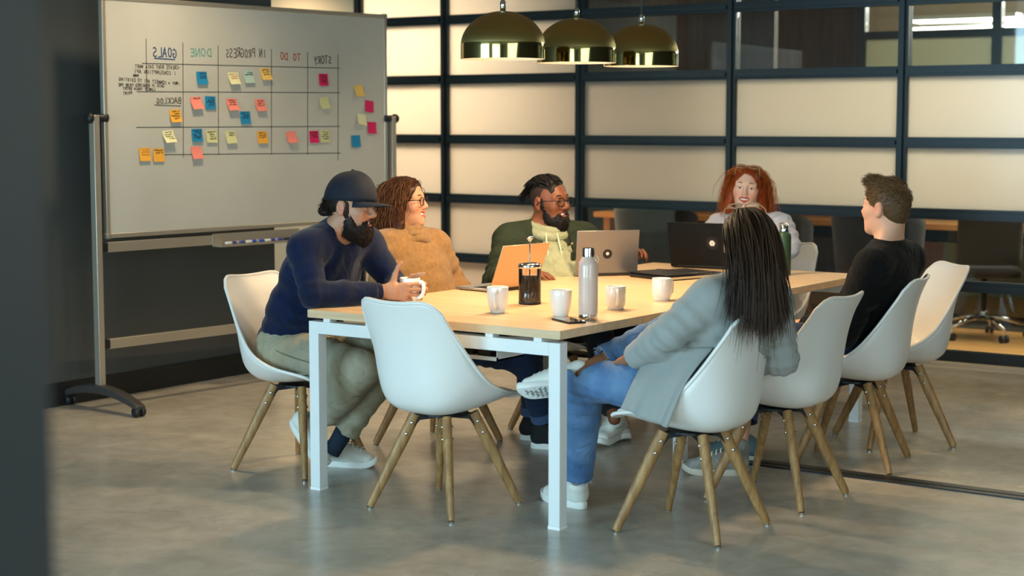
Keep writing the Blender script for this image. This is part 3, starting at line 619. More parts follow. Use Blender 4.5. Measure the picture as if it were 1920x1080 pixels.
# coffee press
t = thing('coffee_press', 'glass coffee press full of dark coffee with raised plunger', 'coffee press', gpos(993.5, 572, .045))
m_cg = thin_glass('press_glass', (.96, .96, .95), 1.0)
MB().lathe([(.0445, .004), (.0465, .012), (.0465, .158)], 40, cap=False).build('glass_beaker', m_cg, t, smooth=True)
MB().lathe([(0, .004), (.0435, .004), (.045, .012), (.045, .118), (0, .119)], 40, cap=False).build('coffee', pbr('coffee', '#120806', .12, coat=.5), t, smooth=True)
MB().lathe([(0, 0), (.046, 0), (.0475, .006), (.0465, .012), (0, .004)], 40, cap=False).build('base_ring', MT['black_plastic'], t, smooth=True)
ld = MB().lathe([(.0475, .150), (.049, .154), (.049, .164), (.046, .169), (.02, .174), (0, .175)], 40, cap=False).build('lid', MT['chrome'], t, smooth=True)
MB().lathe([(0, .12), (.0025, .12), (.0025, .268), (0, .268)], 10, cap=False).build('plunger_rod', MT['steel'], t, smooth=True)
kn = MB().lathe([(0, .262), (.007, .262), (.006, .268), (.014, .272), (.0145, .279), (.012, .282), (0, .283)], 20, cap=False).build('knob', MT['chrome'], t, smooth=True)
sp = MB(); sp.add([(-.012, -.046, .148), (.012, -.046, .148), (0, -.060, .148), (0, -.047, .132)], [(0, 2, 3), (2, 1, 3), (0, 1, 2)]); o = sp.build('spout', m_cg, t); o.rotation_euler = (0, 0, R(20))
# pink bottle
t = thing('water_bottle', 'pale pink steel bottle with silver cap standing by the phone', 'bottle', gpos(1103.5, 602, .037), R(20))
MB().lathe([(0, .022), (.0368, .022), (.0375, .026), (.0375, .205), (.0355, .222), (.029, .233), (.0255, .238), (.0255, .243), (0, .243)], 40, cap=False).build('body', pbr('pink_enamel', '#d9bfb2', .25, coat=.5), t, smooth=True)
MB().lathe([(0, 0), (.036, 0), (.0372, .003), (.0372, .024), (0, .024)], 40, cap=False).build('base_ring', MT['chrome'], t, smooth=True).data.set_sharp_from_angle(angle=R(45))
MB().lathe([(0, .243), (.0235, .243), (.0235, .272), (.0225, .277), (.015, .278), (0, .275)], 32, cap=False).build('cap', MT['chrome'], t, smooth=True).data.set_sharp_from_angle(angle=R(45))
MB().tube([(.024+.018*sin(a)*.9, .004*cos(a), .232+.016*cos(a)) for a in [2*pi*k/18 for k in range(19)]], .0028, 8).build('carry_loop', pbr('loop', '#d9b893', .6), t, smooth=True)
# green bottle
t = thing('water_bottle', 'dark green bottle with silver cap beside the red haired woman', 'bottle', gpos(1471, 517, .035))
MB().lathe([(0, 0), (.034, 0), (.036, .004), (.036, .19), (.033, .205), (.024, .214), (.022, .218), (0, .218)], 36, cap=False).build('body', pbr('green_enamel', '#2d4a35', .45), t, smooth=True)
MB().lathe([(0, .218), (.0235, .218), (.0235, .246), (.020, .250), (0, .250)], 28, cap=False).build('cap', MT['chrome'], t, smooth=True).data.set_sharp_from_angle(angle=R(45))
MB().tube([(-.021, 0, .235), (-.026, 0, .252), (0, 0, .262), (.026, 0, .252), (.021, 0, .235)], .004, 8).build('cap_loop', MT['steel'], t, smooth=True)
# phone
pa, pb2 = atz(1030, 601, TH), atz(1074, 612, TH); dv = pb2-pa; ang = math.atan2(dv[1], dv[0]); pcn = (atz(1030, 601, TH)+atz(1103, 605, TH))/2
t = thing('phone', 'black smartphone lying face up near the table edge', 'phone', (pcn[0], pcn[1], TH), ang)
MB().box((-.075, -.0375, 0), (.075, .0375, .008)).build('case', pbr('phone_case', '#20201f', .35), t, bevel=.0035, seg=3)
MB().box((-.072, -.0345, .008), (.072, .0345, .0086)).build('screen', pbr('phone_glass', '#101214', .06, coat=1), t)
MB().tube([(-.076, -.030, .0045), (-.076, .030, .0045)], .0012, 6).build('edge_band', MT['steel'], t)
# laptops
def laptop(name, label, hinge_a, hinge_b, depth, height, lean, mat, base_mat, side):
    a = np.array(hinge_a); b = np.array(hinge_b); d = b-a; W_ = np.linalg.norm(d); ang = math.atan2(d[1], d[0])
    t = thing('laptop', label, 'laptop', (a[0], a[1], TH), ang)
    # local: hinge along +x ; the user sits at +y ; lid back faces -y
    MB().box((0, 0, .004), (W_, depth, .014)).build('base', base_mat, t, bevel=.003)
    k = MB()
    kw, kd = (W_-.05)/13, .016
    for r_ in range(5):
        for c_ in range(13): k.box((.025+c_*kw+.001, .03+r_*.019, .014), (.025+(c_+1)*kw-.001, .03+r_*.019+kd, .0152))
    k.build('keyboard', MT['black_plastic'], t)['kind'] = 'stuff'
    MB().box((W_*.33, depth*.58, .0138), (W_*.67, depth*.93, .0145)).build('trackpad', base_mat, t)
    M = Matrix.Translation((0, 0, .012)) @ Matrix.Rotation(lean, 4, 'X')
    lid = MB().box((0, -.003, 0), (W_, .003, height), M=M).build('lid', mat, t, bevel=.002)
    MB().box((.008, .0031, .012), (W_-.008, .0036, height-.008), M=M).build('screen', pbr('laptop_screen', '#0b0d10', .12, emit=('#9fb4c4', .25)), lid)
    MB().tube([(.04, 0, .012), (W_-.04, 0, .012)], .006, 8).build('hinge', MT['black_plastic'], t)
    fe = MB()
    for fx in (.02, W_-.02):
        for fy in (.02, depth-.02): fe.box((fx-.008, fy-.008, 0), (fx+.008, fy+.008, .004))
    fe.build('rubber_feet', MT['black_plastic'], t)
    return t, lid, M, W_
m_lapgold = pbr('laptop_champagne', '#c9a98a', .34, .75); m_silver = pbr('laptop_silver', '#b9b9bc', .3, .85); m_space = pbr('laptop_grey', '#8f8f92', .34, .85)
laptop('laptop', 'champagne laptop behind the coffee press, lid leaning back', (.215, .965), (.255, 1.275), .215, .215, R(22), m_lapgold, m_silver, 1)
t, lid, M, W_ = laptop('laptop', 'space grey laptop with a round black sticker in front of the bearded man', (.112, 1.822), (.316, 2.072), .22, .218, R(9), m_space, m_space, 1)
def disc(r, c, n=24, y=-.0034): return [(c[0]+r*cos(2*pi*k/n), y, c[1]+r*sin(2*pi*k/n)) for k in range(n)]
s_ = MB(); s_.add([M @ Vector(p) for p in disc(.024, (W_*.5, .10))], [tuple(range(24))]); s_.add([M @ Vector(p) for p in disc(.0085, (W_*.5, .102), 6, -.0038)], [tuple(range(6))], 1)
s_.build('sticker', [MT['black_plastic'], pbr('sticker_white', '#e6e2da', .6)], lid)
t, lid, M, W_ = laptop('laptop', 'black laptop with a small white cube sticker in front of the red haired woman', (.228, 2.565), (.568, 2.61), .235, .235, R(14), pbr('laptop_black', '#0c0e0f', .55, spec=.3), MT['black_plastic'], 1)
s_ = MB(); s_.add([M @ Vector(p) for p in disc(.034, (W_*.70, .128), 24, -.0033)], [tuple(range(24))]); s_.add([M @ Vector(p) for p in disc(.0165, (W_*.70, .128), 6, -.0037)], [tuple(range(6))], 1)
q = [(0, 0), (.016, .009)], [(0, 0), (-.016, .009)], [(0, 0), (0, -.017)]
for a, b in q:
    A = np.array([W_*.70+a[0], .128+a[1]]); B = np.array([W_*.70+b[0], .128+b[1]]); d = B-A; nn = np.array([-d[1], d[0]])/np.linalg.norm(d)*.0008
    s_.add([M @ Vector((p[0], -.004, p[1])) for p in (A-nn, B-nn, B+nn, A+nn)], [(0, 1, 2, 3)], 2)
s_.build('sticker', [pbr('sticker_dark', '#1d1816', .7), pbr('sticker_white', '#e6e2da', .6), MT['black_plastic']], lid)
# leather folder
t = thing('document_folder', 'black leather folder lying beside the grey laptop', 'folder', (.505, 2.05, TH), R(-18))
lf = pbr('black_leather', '#17181a', .42, bump=(220, .25))
MB().box((-.145, -.13, 0), (.145, .25, .024)).build('body', lf, t, bevel=.01, seg=3)
MB().box((-.146, -.135, .0245), (.146, .06, .028)).build('flap', lf, t, bevel=.002)
for k in range(4): MB().tube([(.02, .085+.03*k, .0262), (.135, .085+.03*k, .0262)], .004, 6).build('pen_loop', lf, t, smooth=True)
MB().tube([(-.146, .06, .027), (-.05, .066, .029), (.05, .055, .029), (.146, .062, .027)], .003, 6).build('strap', MT['black_plastic'], t, smooth=True)
MB().box((-.12, -.12, .006), (.1475, .22, .016)).build('paper_block', pbr('paper', '#c9b48c', .8), t)
# ============================================================ figure tools: signed-distance bodies turned into one mesh
def arr(*a): return np.array(a, float)
def unit(v): v = np.asarray(v, float); return v/np.linalg.norm(v)
def mesh_np(name, V, Q, mats, smooth=True, col=None, mi=None):
    me = bpy.data.meshes.new(name); V = np.asarray(V, np.float32); Q = np.asarray(Q, np.int32); k = Q.shape[1]
    me.vertices.add(len(V)); me.vertices.foreach_set('co', V.ravel()); me.loops.add(Q.size); me.loops.foreach_set('vertex_index', Q.ravel())
    me.polygons.add(len(Q)); me.polygons.foreach_set('loop_start', np.arange(0, Q.size, k, dtype=np.int32)); me.polygons.foreach_set('loop_total', np.full(len(Q), k, np.int32))
    for m in (mats if isinstance(mats, (list, tuple)) else [mats]): me.materials.append(m)
    if mi is not None: me.polygons.foreach_set('material_index', np.asarray(mi, np.int32))
    me.update(calc_edges=True); me.validate()
    if smooth: me.polygons.foreach_set('use_smooth', np.ones(len(me.polygons), bool))
    if col is not None:
        at = me.color_attributes.new('Col', 'FLOAT_COLOR', 'POINT'); c4 = np.ones((len(V), 4), np.float32); c4[:, :col.shape[1]] = col; at.data.foreach_set('color', c4.ravel())
    return me
def link(name, me, parent=None):
    o = bpy.data.objects.new(name, me); COL.objects.link(o)
    if parent is not None: o.parent = parent
    return o
def surface_nets(D, xs, ys, zs):
    S = D < 0; nx, ny, nz = D.shape
    c = np.zeros((nx-1, ny-1, nz-1), np.int8)
    for i in (0, 1):
        for j in (0, 1):
            for k in (0, 1): c += S[i:nx-1+i, j:ny-1+j, k:nz-1+k]
    act = (c > 0) & (c < 8); I, J, K = np.nonzero(act); idx = np.full(act.shape, -1, np.int32); idx[I, J, K] = np.arange(len(I))
    acc = np.zeros((len(I), 3)); cnt = np.zeros(len(I))
    for a, b in [((0,0,0),(1,0,0)),((0,1,0),(1,1,0)),((0,0,1),(1,0,1)),((0,1,1),(1,1,1)),((0,0,0),(0,1,0)),((1,0,0),(1,1,0)),((0,0,1),(0,1,1)),((1,0,1),(1,1,1)),((0,0,0),(0,0,1)),((1,0,0),(1,0,1)),((0,1,0),(0,1,1)),((1,1,0),(1,1,1))]:
        d0 = D[I+a[0], J+a[1], K+a[2]]; d1 = D[I+b[0], J+b[1], K+b[2]]; m = (d0 < 0) != (d1 < 0)
        t = np.where(m, d0/np.where(m, d0-d1, 1), 0)
        P0 = np.stack([xs[I+a[0]], ys[J+a[1]], zs[K+a[2]]], 1); P1 = np.stack([xs[I+b[0]], ys[J+b[1]], zs[K+b[2]]], 1)
        acc += np.where(m[:, None], P0+(P1-P0)*t[:, None], 0); cnt += m
    V = acc/cnt[:, None]; F = []
    for ax in range(3):
        sl0 = [slice(1, -1)]*3; sl1 = [slice(1, -1)]*3; sl0[ax] = slice(0, -1); sl1[ax] = slice(1, None)
        e = S[tuple(sl0)] != S[tuple(sl1)]; P = np.stack(np.nonzero(e), 1)
        b1, b2 = [(1, 2), (2, 0), (0, 1)][ax]; P[:, b1] += 1; P[:, b2] += 1
        def cell(o1, o2):
            q = P.copy(); q[:, b1] += o1; q[:, b2] += o2; return idx[q[:, 0], q[:, 1], q[:, 2]]
        Q = np.stack([cell(-1, -1), cell(0, -1), cell(0, 0), cell(-1, 0)], 1); s = S[P[:, 0], P[:, 1], P[:, 2]]
        Q[~s] = Q[~s][:, ::-1]; F.append(Q)
    return V, np.concatenate(F)
def axis_pts(lo, hi, coarse, fine, spans):
    """grid coordinates, finer inside the given spans"""
    x = lo; out = [lo]; spans = sorted(spans)
    while x < hi:
        f = any(a-fine*2 <= x <= b for a, b in spans); nxt = [a for a, b in spans if a > x+1e-9]
        st = fine if f else coarse
        if not f and nxt: st = min(st, max(fine, min(nxt)-x))
        x += st; out.append(x)
    return np.array(out)
class SDF:
    def __init__(s): s.ops = []
    def cone(s, a, b, ra, rb=None, k=.02, wide=None, fl=1.0, sub=False, cut=None):
        s.ops.append(('c', arr(*a), arr(*b), ra, ra if rb is None else rb, k, None if wide is None else unit(wide), fl, sub)); return s
    def ell(s, c, r, ax=None, k=.02, sub=False):
        s.ops.append(('e', arr(*c), arr(*r), np.eye(3) if ax is None else np.array(ax, float), k, sub)); return s
    def ball(s, c, r, k=.02, sub=False): return s.ell(c, (r, r, r), None, k, sub)
    def box(s, c, h, rd, ax=None, k=.01, sub=False):
        s.ops.append(('b', arr(*c), arr(*h), rd, np.eye(3) if ax is None else np.array(ax, float), k, sub)); return s
    def disp(s, fn): s.ops.append(('d', fn)); return s
    def bounds(s):
        lo = np.full(3, 1e9); hi = -lo
        for o in s.ops:
            if o[0] == 'c' and not o[8]:
                r = max(o[3], o[4])*max(1, o[7]); lo = np.minimum(lo, np.minimum(o[1], o[2])-r); hi = np.maximum(hi, np.maximum(o[1], o[2])+r)
            elif o[0] == 'e' and not o[5]: r = o[2].max(); lo = np.minimum(lo, o[1]-r); hi = np.maximum(hi, o[1]+r)
            elif o[0] == 'b' and not o[6]: r = np.linalg.norm(o[2])+o[3]; lo = np.minimum(lo, o[1]-r); hi = np.maximum(hi, o[1]+r)
        return lo, hi
    def field(s, xs, ys, zs):
        D = np.full((len(xs), len(ys), len(zs)), .25, np.float32)
        for o in s.ops:
            if o[0] == 'd': D += o[1](xs[:, None, None], ys[None, :, None], zs[None, None, :]).astype(np.float32)*(np.abs(D) < .05); continue
            if o[0] == 'c': r = max(o[3], o[4])*max(1, o[7]); lo = np.minimum(o[1], o[2])-r; hi = np.maximum(o[1], o[2])+r; k = o[5]; sub = o[8]
            elif o[0] == 'e': r = o[2].max(); lo = o[1]-r; hi = o[1]+r; k = o[4]; sub = o[5]
            else: r = np.linalg.norm(o[2])+o[3]; lo = o[1]-r; hi = o[1]+r; k = o[5]; sub = o[6]
            mg = k+.022; sl = []
            for A, l, h in zip((xs, ys, zs), lo-mg, hi+mg):
                a = max(0, np.searchsorted(A, l)-1); b = min(len(A), np.searchsorted(A, h)+1); sl.append(slice(a, b))
            X = xs[sl[0]][:, None, None]; Y = ys[sl[1]][None, :, None]; Z = zs[sl[2]][None, None, :]
            if X.size*Y.size*Z.size == 0: continue
            if o[0] == 'c':
                _, a, b, ra, rb, k, wd, fl, sub = o
                px, py, pz = X-a[0], Y-a[1], Z-a[2]; ba = b-a
                if wd is not None:
                    q = (px*wd[0]+py*wd[1]+pz*wd[2])*(1/fl-1); px = px+wd[0]*q; py = py+wd[1]*q; pz = pz+wd[2]*q
                    ba = ba + wd*(ba @ wd)*(1/fl-1)
                L2 = ba @ ba + 1e-12; t = np.clip((px*ba[0]+py*ba[1]+pz*ba[2])/L2, 0, 1)
                d = np.sqrt((px-ba[0]*t)**2+(py-ba[1]*t)**2+(pz-ba[2]*t)**2) - (ra+(rb-ra)*t)
                if wd is not None: d = d*min(1, .5+.5*fl) if fl < 1 else d
            elif o[0] == 'e':
                _, c, rr, ax, k, sub = o; P = [X-c[0], Y-c[1], Z-c[2]]
                q = [ax[i][0]*P[0]+ax[i][1]*P[1]+ax[i][2]*P[2] for i in range(3)]
                k0 = np.sqrt(sum((q[i]/rr[i])**2 for i in range(3))); k1 = np.sqrt(sum((q[i]/rr[i]**2)**2 for i in range(3)))+1e-9; d = k0*(k0-1)/k1
            else:
                _, c, hh, rd, ax, k, sub = o; P = [X-c[0], Y-c[1], Z-c[2]]
                q = [np.abs(ax[i][0]*P[0]+ax[i][1]*P[1]+ax[i][2]*P[2])-hh[i] for i in range(3)]
                d = np.sqrt(sum(np.maximum(v, 0)**2 for v in q)) + np.minimum(np.maximum(q[0], np.maximum(q[1], q[2])), 0) - rd
            A = D[tuple(sl)]
            if sub: d = -d; h = np.clip(.5-.5*(A-d)/k, 0, 1); D[tuple(sl)] = A+(d-A)*h+k*h*(1-h)
            else: h = np.clip(.5+.5*(A-d)/k, 0, 1); D[tuple(sl)] = A+(d-A)*h-k*h*(1-h)
        return D
    def mesh(s, coarse, fine=None, zones=()):
        lo, hi = s.bounds(); lo -= .03; hi += .03; fine = fine or coarse
        ax = [axis_pts(lo[i], hi[i], coarse, fine, [(z[0][i], z[1][i]) for z in zones]) for i in range(3)]
        D = s.field(*ax)
        return surface_nets(D, *ax)
def folds(L):
    """wrinkles: (centre, radius, axis, waves per m, depth)"""
    def fn(X, Y, Z):
        out = 0
        for i, (c, r, ax, fq, am) in enumerate(L):
            dx, dy, dz = X-c[0], Y-c[1], Z-c[2]; q = (dx*dx+dy*dy+dz*dz)/(r*r)
            ph = (dx*ax[0]+dy*ax[1]+dz*ax[2])*fq*2*pi + 1.3*np.sin(17*dx+9*dz+i) + 1.1*np.sin(21*dy-13*dz+2*i) + 1.7*i
            out = out + am*np.sin(ph)*np.exp(-q)
        return out
    return fn
def fbm(seed, sc, am):
    r = np.random.default_rng(seed); W = r.normal(size=(7, 3))*sc; ph = r.uniform(0, 6.3, 7)
    return lambda X, Y, Z: am*sum(np.sin(W[i, 0]*X+W[i, 1]*Y+W[i, 2]*Z+ph[i])*(.6+.4*np.sin(W[(i+3) % 7, 0]*Z-W[(i+3) % 7, 2]*X)) for i in range(7))/2.5
class Frame:
    """head or shoe frame: local (f, l, u) -> world"""
    def __init__(s, o, az, pitch=0, rollv=0, sc=1.0):
        F = arr(cos(az)*cos(pitch), sin(az)*cos(pitch), sin(pitch)); L_ = arr(-sin(az), cos(az), 0); U = np.cross(F, L_)
        c, q = cos(rollv), sin(rollv); L2 = L_*c+U*q; U2 = U*c-L_*q
        s.o = arr(*o); s.F, s.L, s.U, s.sc = F, L2, U2, sc; s.ax = np.array([F, L2, U2])
    def p(s, f, l, u): return s.o + (s.F*f + s.L*l + s.U*u)*s.sc
    def loc(s, P): return (np.asarray(P)-s.o) @ s.ax.T/s.sc
    def M(s):
        m = Matrix.Identity(4)
        for i in range(3):
            for j, v in enumerate((s.F, s.L, s.U)): m[i][j] = v[i]
            m[i][3] = s.o[i]
        return m
def head(S, H, fem=0.0, smile=1.0, nose=1.0, jaw=1.0):
    sc = H.sc; A = H.ax
    def e(f, l, u, rf, rl, ru, k=.02, sub=False): S.ell(H.p(f, l, u), arr(rf, rl, ru)*sc, A, k*sc, sub)
    def c(a, b, ra, rb=None, k=.012, sub=False): S.cone(H.p(*a), H.p(*b), ra*sc, (ra if rb is None else rb)*sc, k*sc, sub=sub)
    e(-.012, 0, .030, .098, .076, .090)
    e(.020, 0, -.030, .072, .063-.003*fem, .078, .03)
    e(.030, 0, -.072, .058, .050*jaw-.005*fem, .040, .03)
    e(.072, 0, -.098, .020, .022-.004*fem, .018, .025)
    for s in (-1, 1):
        e(.058, s*.040, -.022, .028, .024, .026, .02)
        c((.080, s*.012, .030), (.068, s*.046, .024), .011-.004*fem, .008, .02)
        e(.100, s*.031, .004, .016, .017, .013, .012, True)
        e(.0745, s*.031, .004, .0155, .0165, .0145, .004)        # lids over the eyeball
        e(.094, s*.0315, .0035, .012, .0125, .0043, .003, True)   # opening between the lids
        # ear
        e(-.012, s*.079, -.006, .019, .009, .031, .008); e(-.008, s*.088, -.003, .010, .006, .018, .006, True); e(-.006, s*.078, -.032, .009, .007, .010, .008)
        e(.094, s*.0120*nose, -.029, .011, .0088*nose, .0085, .006)
        e(.096, s*.006, -.0375, .005, .0035, .004, .003, True)
    c((.084, 0, .018), (.1065, 0, -.022), .008, .0112*nose, .012)
    c((.090, 0, -.040), (.093, 0, -.048), .007, .007, .008)
    # lips
    w_ = .021+.006*smile; z_ = -.058
    for s in (-1, 1):
        c((.0955, 0, z_+.0045), (.080, s*w_, z_+.004+.005*smile), .0058+.0008*fem, .0030, .006)
        c((.0945, 0, z_-.009*(.55+.45*smile)), (.080, s*w_, z_+.003+.005*smile), .0066+.0010*fem, .0030, .006)
    if smile > .3:
        e(.096, 0, z_-.001, .016, w_*.86, .0042+.0035*smile, .003, True)
        for s in (-1, 1): e(.088, s*w_*.55, z_+.0015+.001*smile, .016, w_*.42, .0042+.002*smile, .003, True)
    return w_, z_
def head_cols(H, V, w_, z_, fem=0.0, blush=.5):
    """R: lips, G: flush of cheeks and nose"""
    q = H.loc(V); col = np.zeros((len(V), 3), np.float32)
    m = (q[:, 0] > .074) & (np.abs(q[:, 1]) < w_*1.1)
    d = ((q[:, 1]/(w_*1.05))**2 + ((q[:, 2]-z_+.001-.2*np.abs(q[:, 1]))/.0155)**2)
    col[:, 0] = np.where(m, np.clip((1.15-d)*4, 0, 1), 0)
    for s in (-1, 1): col[:, 1] += blush*np.exp(-(((q[:, 0]-.07)/.035)**2+((q[:, 1]-s*.042)/.024)**2+((q[:, 2]+.03)/.022)**2))
    col[:, 1] += .5*blush*np.exp(-(((q[:, 0]-.11)/.02)**2+(q[:, 1]/.014)**2+((q[:, 2]+.024)/.014)**2)); col[:, 1] += .6*np.exp(-(((np.abs(q[:, 1])-.085)/.012)**2+((q[:, 2]+.005)/.03)**2))
    return np.clip(col, 0, 1)
def skin_mat(name, base, lips, flush, rough=.48):
    m = pbr(name, base, rough, sss=.12, bump=(520, .12, .0006)); nt = m.node_tree; N = nt.nodes; L = nt.links; b = N['Principled BSDF']
    at = N.new('ShaderNodeVertexColor'); at.layer_name = 'Col'; sp = N.new('ShaderNodeSeparateColor'); L.new(at.outputs[0], sp.inputs[0])
    m1 = N.new('ShaderNodeMix'); m1.data_type = 'RGBA'; m1.inputs[6].default_value = lin(base); m1.inputs[7].default_value = lin(flush); L.new(sp.outputs[1], m1.inputs[0])
    m2 = N.new('ShaderNodeMix'); m2.data_type = 'RGBA'; m2.inputs[7].default_value = lin(lips); L.new(m1.outputs[2], m2.inputs[6]); L.new(sp.outputs[0], m2.inputs[0]); L.new(m2.outputs[2], b.inputs['Base Color'])
    return m
def hand(S, wrist, dirv, palm, side, curl=(20, 25, 20), spread=6, thumb=None, sc=1.0, each=None):
    """dirv: wrist to knuckles, palm: the way the palm faces, side: +1 left hand, -1 right hand"""
    d = unit(dirv); n = unit(np.asarray(palm) - d*(np.dot(palm, d))); lat = np.cross(n, d)*side   # towards the thumb
    w_ = arr(*wrist)
    S.cone(w_-d*.02*sc, w_+d*.03*sc, .024*sc, .026*sc, .01, wide=lat, fl=1.25)
    tips = []
    for i, (off, ln, pl) in enumerate(((.030, .088, (.042, .026, .021)), (.010, .092, (.046, .029, .022)), (-.010, .087, (.042, .027, .022)), (-.028, .078, (.033, .021, .019)))):
        K = w_ + (d*ln + lat*off)*sc; b0 = w_ + (d*.02 + lat*off*.62)*sc
        S.cone(b0, K, .0150*sc, .0118*sc, .012*sc)
        cu = each[i] if each else curl; a = 0; p = K; sp = R(spread)*(1.5-i)*.66; rad = (.0098, .0090, .0082, .0068)
        for j in range(3):
            a += R(cu[j]); dd = unit((d*cos(sp)+lat*sin(sp))*cos(a) + n*sin(a)); q = p + dd*pl[j]*sc
            S.cone(p, q, rad[j]*sc*(1 if i < 3 else .88), rad[j+1]*sc*(1 if i < 3 else .88), .0035*sc); p = q
        tips.append(p)
    tb = w_ + (d*.028 + lat*.026 + n*.006)*sc
    th = thumb if thumb is not None else (unit(d*.75+lat*.65+n*.25), unit(d*.9+lat*.2+n*.35))
    q1 = tb + unit(th[0])*.046*sc; q2 = q1 + unit(th[1])*.032*sc; q3 = q2 + unit(th[1]+(th[2] if len(th) > 2 else 0))*.026*sc
    S.cone(w_+d*.01*sc+lat*.012*sc, tb, .018*sc, .016*sc, .012*sc)
    S.cone(tb, q1, .0160*sc, .0120*sc, .01*sc); S.cone(q1, q2, .0115*sc, .0100*sc, .004*sc); S.cone(q2, q3, .0100*sc, .0075*sc, .004*sc)
    return tips
def ipol(a, b, t): return np.asarray(a)*(1-t)+np.asarray(b)*t
def hair_mat(name, c1, c2, rough=.38):
    m = pbr(name, c1, rough, spec=.3); nt = m.node_tree; N = nt.nodes; L = nt.links; b = N['Principled BSDF']
    at = N.new('ShaderNodeVertexColor'); at.layer_name = 'Col'; mx = N.new('ShaderNodeMix'); mx.data_type = 'RGBA'; mx.inputs[6].default_value = lin(c1); mx.inputs[7].default_value = lin(c2)
    sp = N.new('ShaderNodeSeparateColor'); L.new(at.outputs[0], sp.inputs[0]); L.new(sp.outputs[0], mx.inputs[0]); L.new(mx.outputs[2], b.inputs['Base Color'])
    return m
def tubes_np(P, rad, sides=4):
    """P: n strands x m points x 3, rad: m (or n x m) -> verts, quads"""
    n, m, _ = P.shape; T = np.gradient(P, axis=1); T /= np.linalg.norm(T, axis=2, keepdims=True)+1e-9
    u = np.cross(T, arr(.31, .17, .93)); u /= np.linalg.norm(u, axis=2, keepdims=True)+1e-9; b = np.cross(T, u)
    rad = np.broadcast_to(rad, (n, m)); an = 2*pi*np.arange(sides)/sides
    V = P[:, :, None, :] + (u[:, :, None, :]*np.cos(an)[None, None, :, None] + b[:, :, None, :]*np.sin(an)[None, None, :, None])*rad[:, :, None, None]
    I = np.arange(n)[:, None, None]*m*sides; J = np.arange(m-1)[None, :, None]*sides; K = np.arange(sides)[None, None, :]; K2 = (K+1) % sides
    Q = np.stack([I+J+K, I+J+K2, I+J+sides+K2, I+J+sides+K], -1).reshape(-1, 4)
    return V.reshape(-1, 3), Q
def scalp_roots(H, n, seed, fn, grow=1.02):
    """random points on the cranium for which fn(f,l,u direction) is true"""
    r = np.random.default_rng(seed); out = []
    while len(out) < n:
        d = r.normal(size=(4000, 3)); d /= np.linalg.norm(d, axis=1, keepdims=True); out.extend(d[fn(d[:, 0], d[:, 1], d[:, 2])])
    d = np.array(out[:n]); P = arr(-.012, 0, .030) + d*arr(.098, .076, .090)*grow
    nr = d/arr(.098, .076, .090); nr /= np.linalg.norm(nr, axis=1, keepdims=True)
    return P, nr, d
def grow_hair(H, P, D0, length, steps, grav, seed, wave=(0, 0), push=1.05, body=(), stiff=.8, jit=.1, flow=None, tang=None):
    """simulate strands in head space; gravity along world -Z; kept outside the head and the given capsules (world)"""
    r = np.random.default_rng(seed); n = len(P); g = H.ax @ arr(0, 0, -1)
    Nn = (P-arr(-.012, 0, .030))/arr(.098, .076, .090)**2; Nn /= np.linalg.norm(Nn, axis=1, keepdims=True); D0 = D0/np.linalg.norm(D0, axis=1, keepdims=True)
    if tang is not None: D0 = D0 - Nn*(np.sum(D0*Nn, 1, keepdims=True)) + Nn*tang
    L_ = np.broadcast_to(length, (n,))*(1+.12*r.normal(size=n)); st = L_/steps; X = P.copy(); D = D0/np.linalg.norm(D0, axis=1, keepdims=True)
    out = [X.copy()]; J = r.normal(size=(n, 3))*jit; ph = r.uniform(0, 6.3, n); wd = r.normal(size=(n, 3)); wd /= np.linalg.norm(wd, axis=1, keepdims=True)
    for s in range(steps):
        t = s/steps; gw = grav(t) if callable(grav) else grav
        D = D*stiff + g*gw + J*.25
        if flow is not None: D = D + flow(X, t)
        D /= np.linalg.norm(D, axis=1, keepdims=True)+1e-9
        X = X + D*st[:, None]
        # head
        q = (X-arr(-.012, 0, .030))/(arr(.098, .076, .090)*push); l = np.linalg.norm(q, axis=1); m = l < 1
        X[m] = arr(-.012, 0, .030)+q[m]/l[m][:, None]*arr(.098, .076, .090)*push
        q = (X-arr(.0, 0, -.05))/(arr(.08, .062, .075)*push); l = np.linalg.norm(q, axis=1); m = l < 1; X[m] = arr(.0, 0, -.05)+q[m]/l[m][:, None]*arr(.08, .062, .075)*push
        if body:
            Wd = H.o + (X*H.sc) @ H.ax
            for a, b, ra in body:
                ba = b-a; tt = np.clip(((Wd-a) @ ba)/(ba @ ba+1e-12), 0, 1); c = a+tt[:, None]*ba; dv = Wd-c; l = np.linalg.norm(dv, axis=1); m = l < ra
                Wd[m] = c[m]+dv[m]/(l[m][:, None]+1e-9)*ra
            X = ((Wd-H.o) @ H.ax.T)/H.sc
        D = X-out[-1]; D /= np.linalg.norm(D, axis=1, keepdims=True)+1e-9
        out.append(X.copy())
    Q = np.stack(out, 1)
    if wave[0]:
        tt = np.linspace(0, 1, steps+1)[None, :, None]; Q = Q + wd[:, None, :]*wave[0]*np.sin(tt*wave[1]*2*pi+ph[:, None, None])*np.clip(tt*3, 0, 1)
    return H.o + (Q*H.sc) @ H.ax
def hair_obj(name, Pw, rad, mat, parent, org, seed=0, sides=4, taper=True):
    n, m, _ = Pw.shape; t = np.linspace(0, 1, m); rr = rad*(np.clip(1.15-t**2.5, .18, 1) if taper else np.ones(m))
    V, Q = tubes_np(Pw-org, rr[None, :], sides); r = np.random.default_rng(seed); c = np.repeat(np.clip(r.normal(.4, .28, n), 0, 1), m*sides)
    o = link(name, mesh_np(name, V, Q, mat, True, np.stack([c, c, c], 1)), parent); return o
def sdf_obj(name, S, mat, parent, org, coarse, fine=None, zones=(), colfn=None):
    V, Q = S.mesh(coarse, fine, zones); col = colfn(V) if colfn else None
    return link(name, mesh_np(name, V-org, Q, mat, True, col), parent)
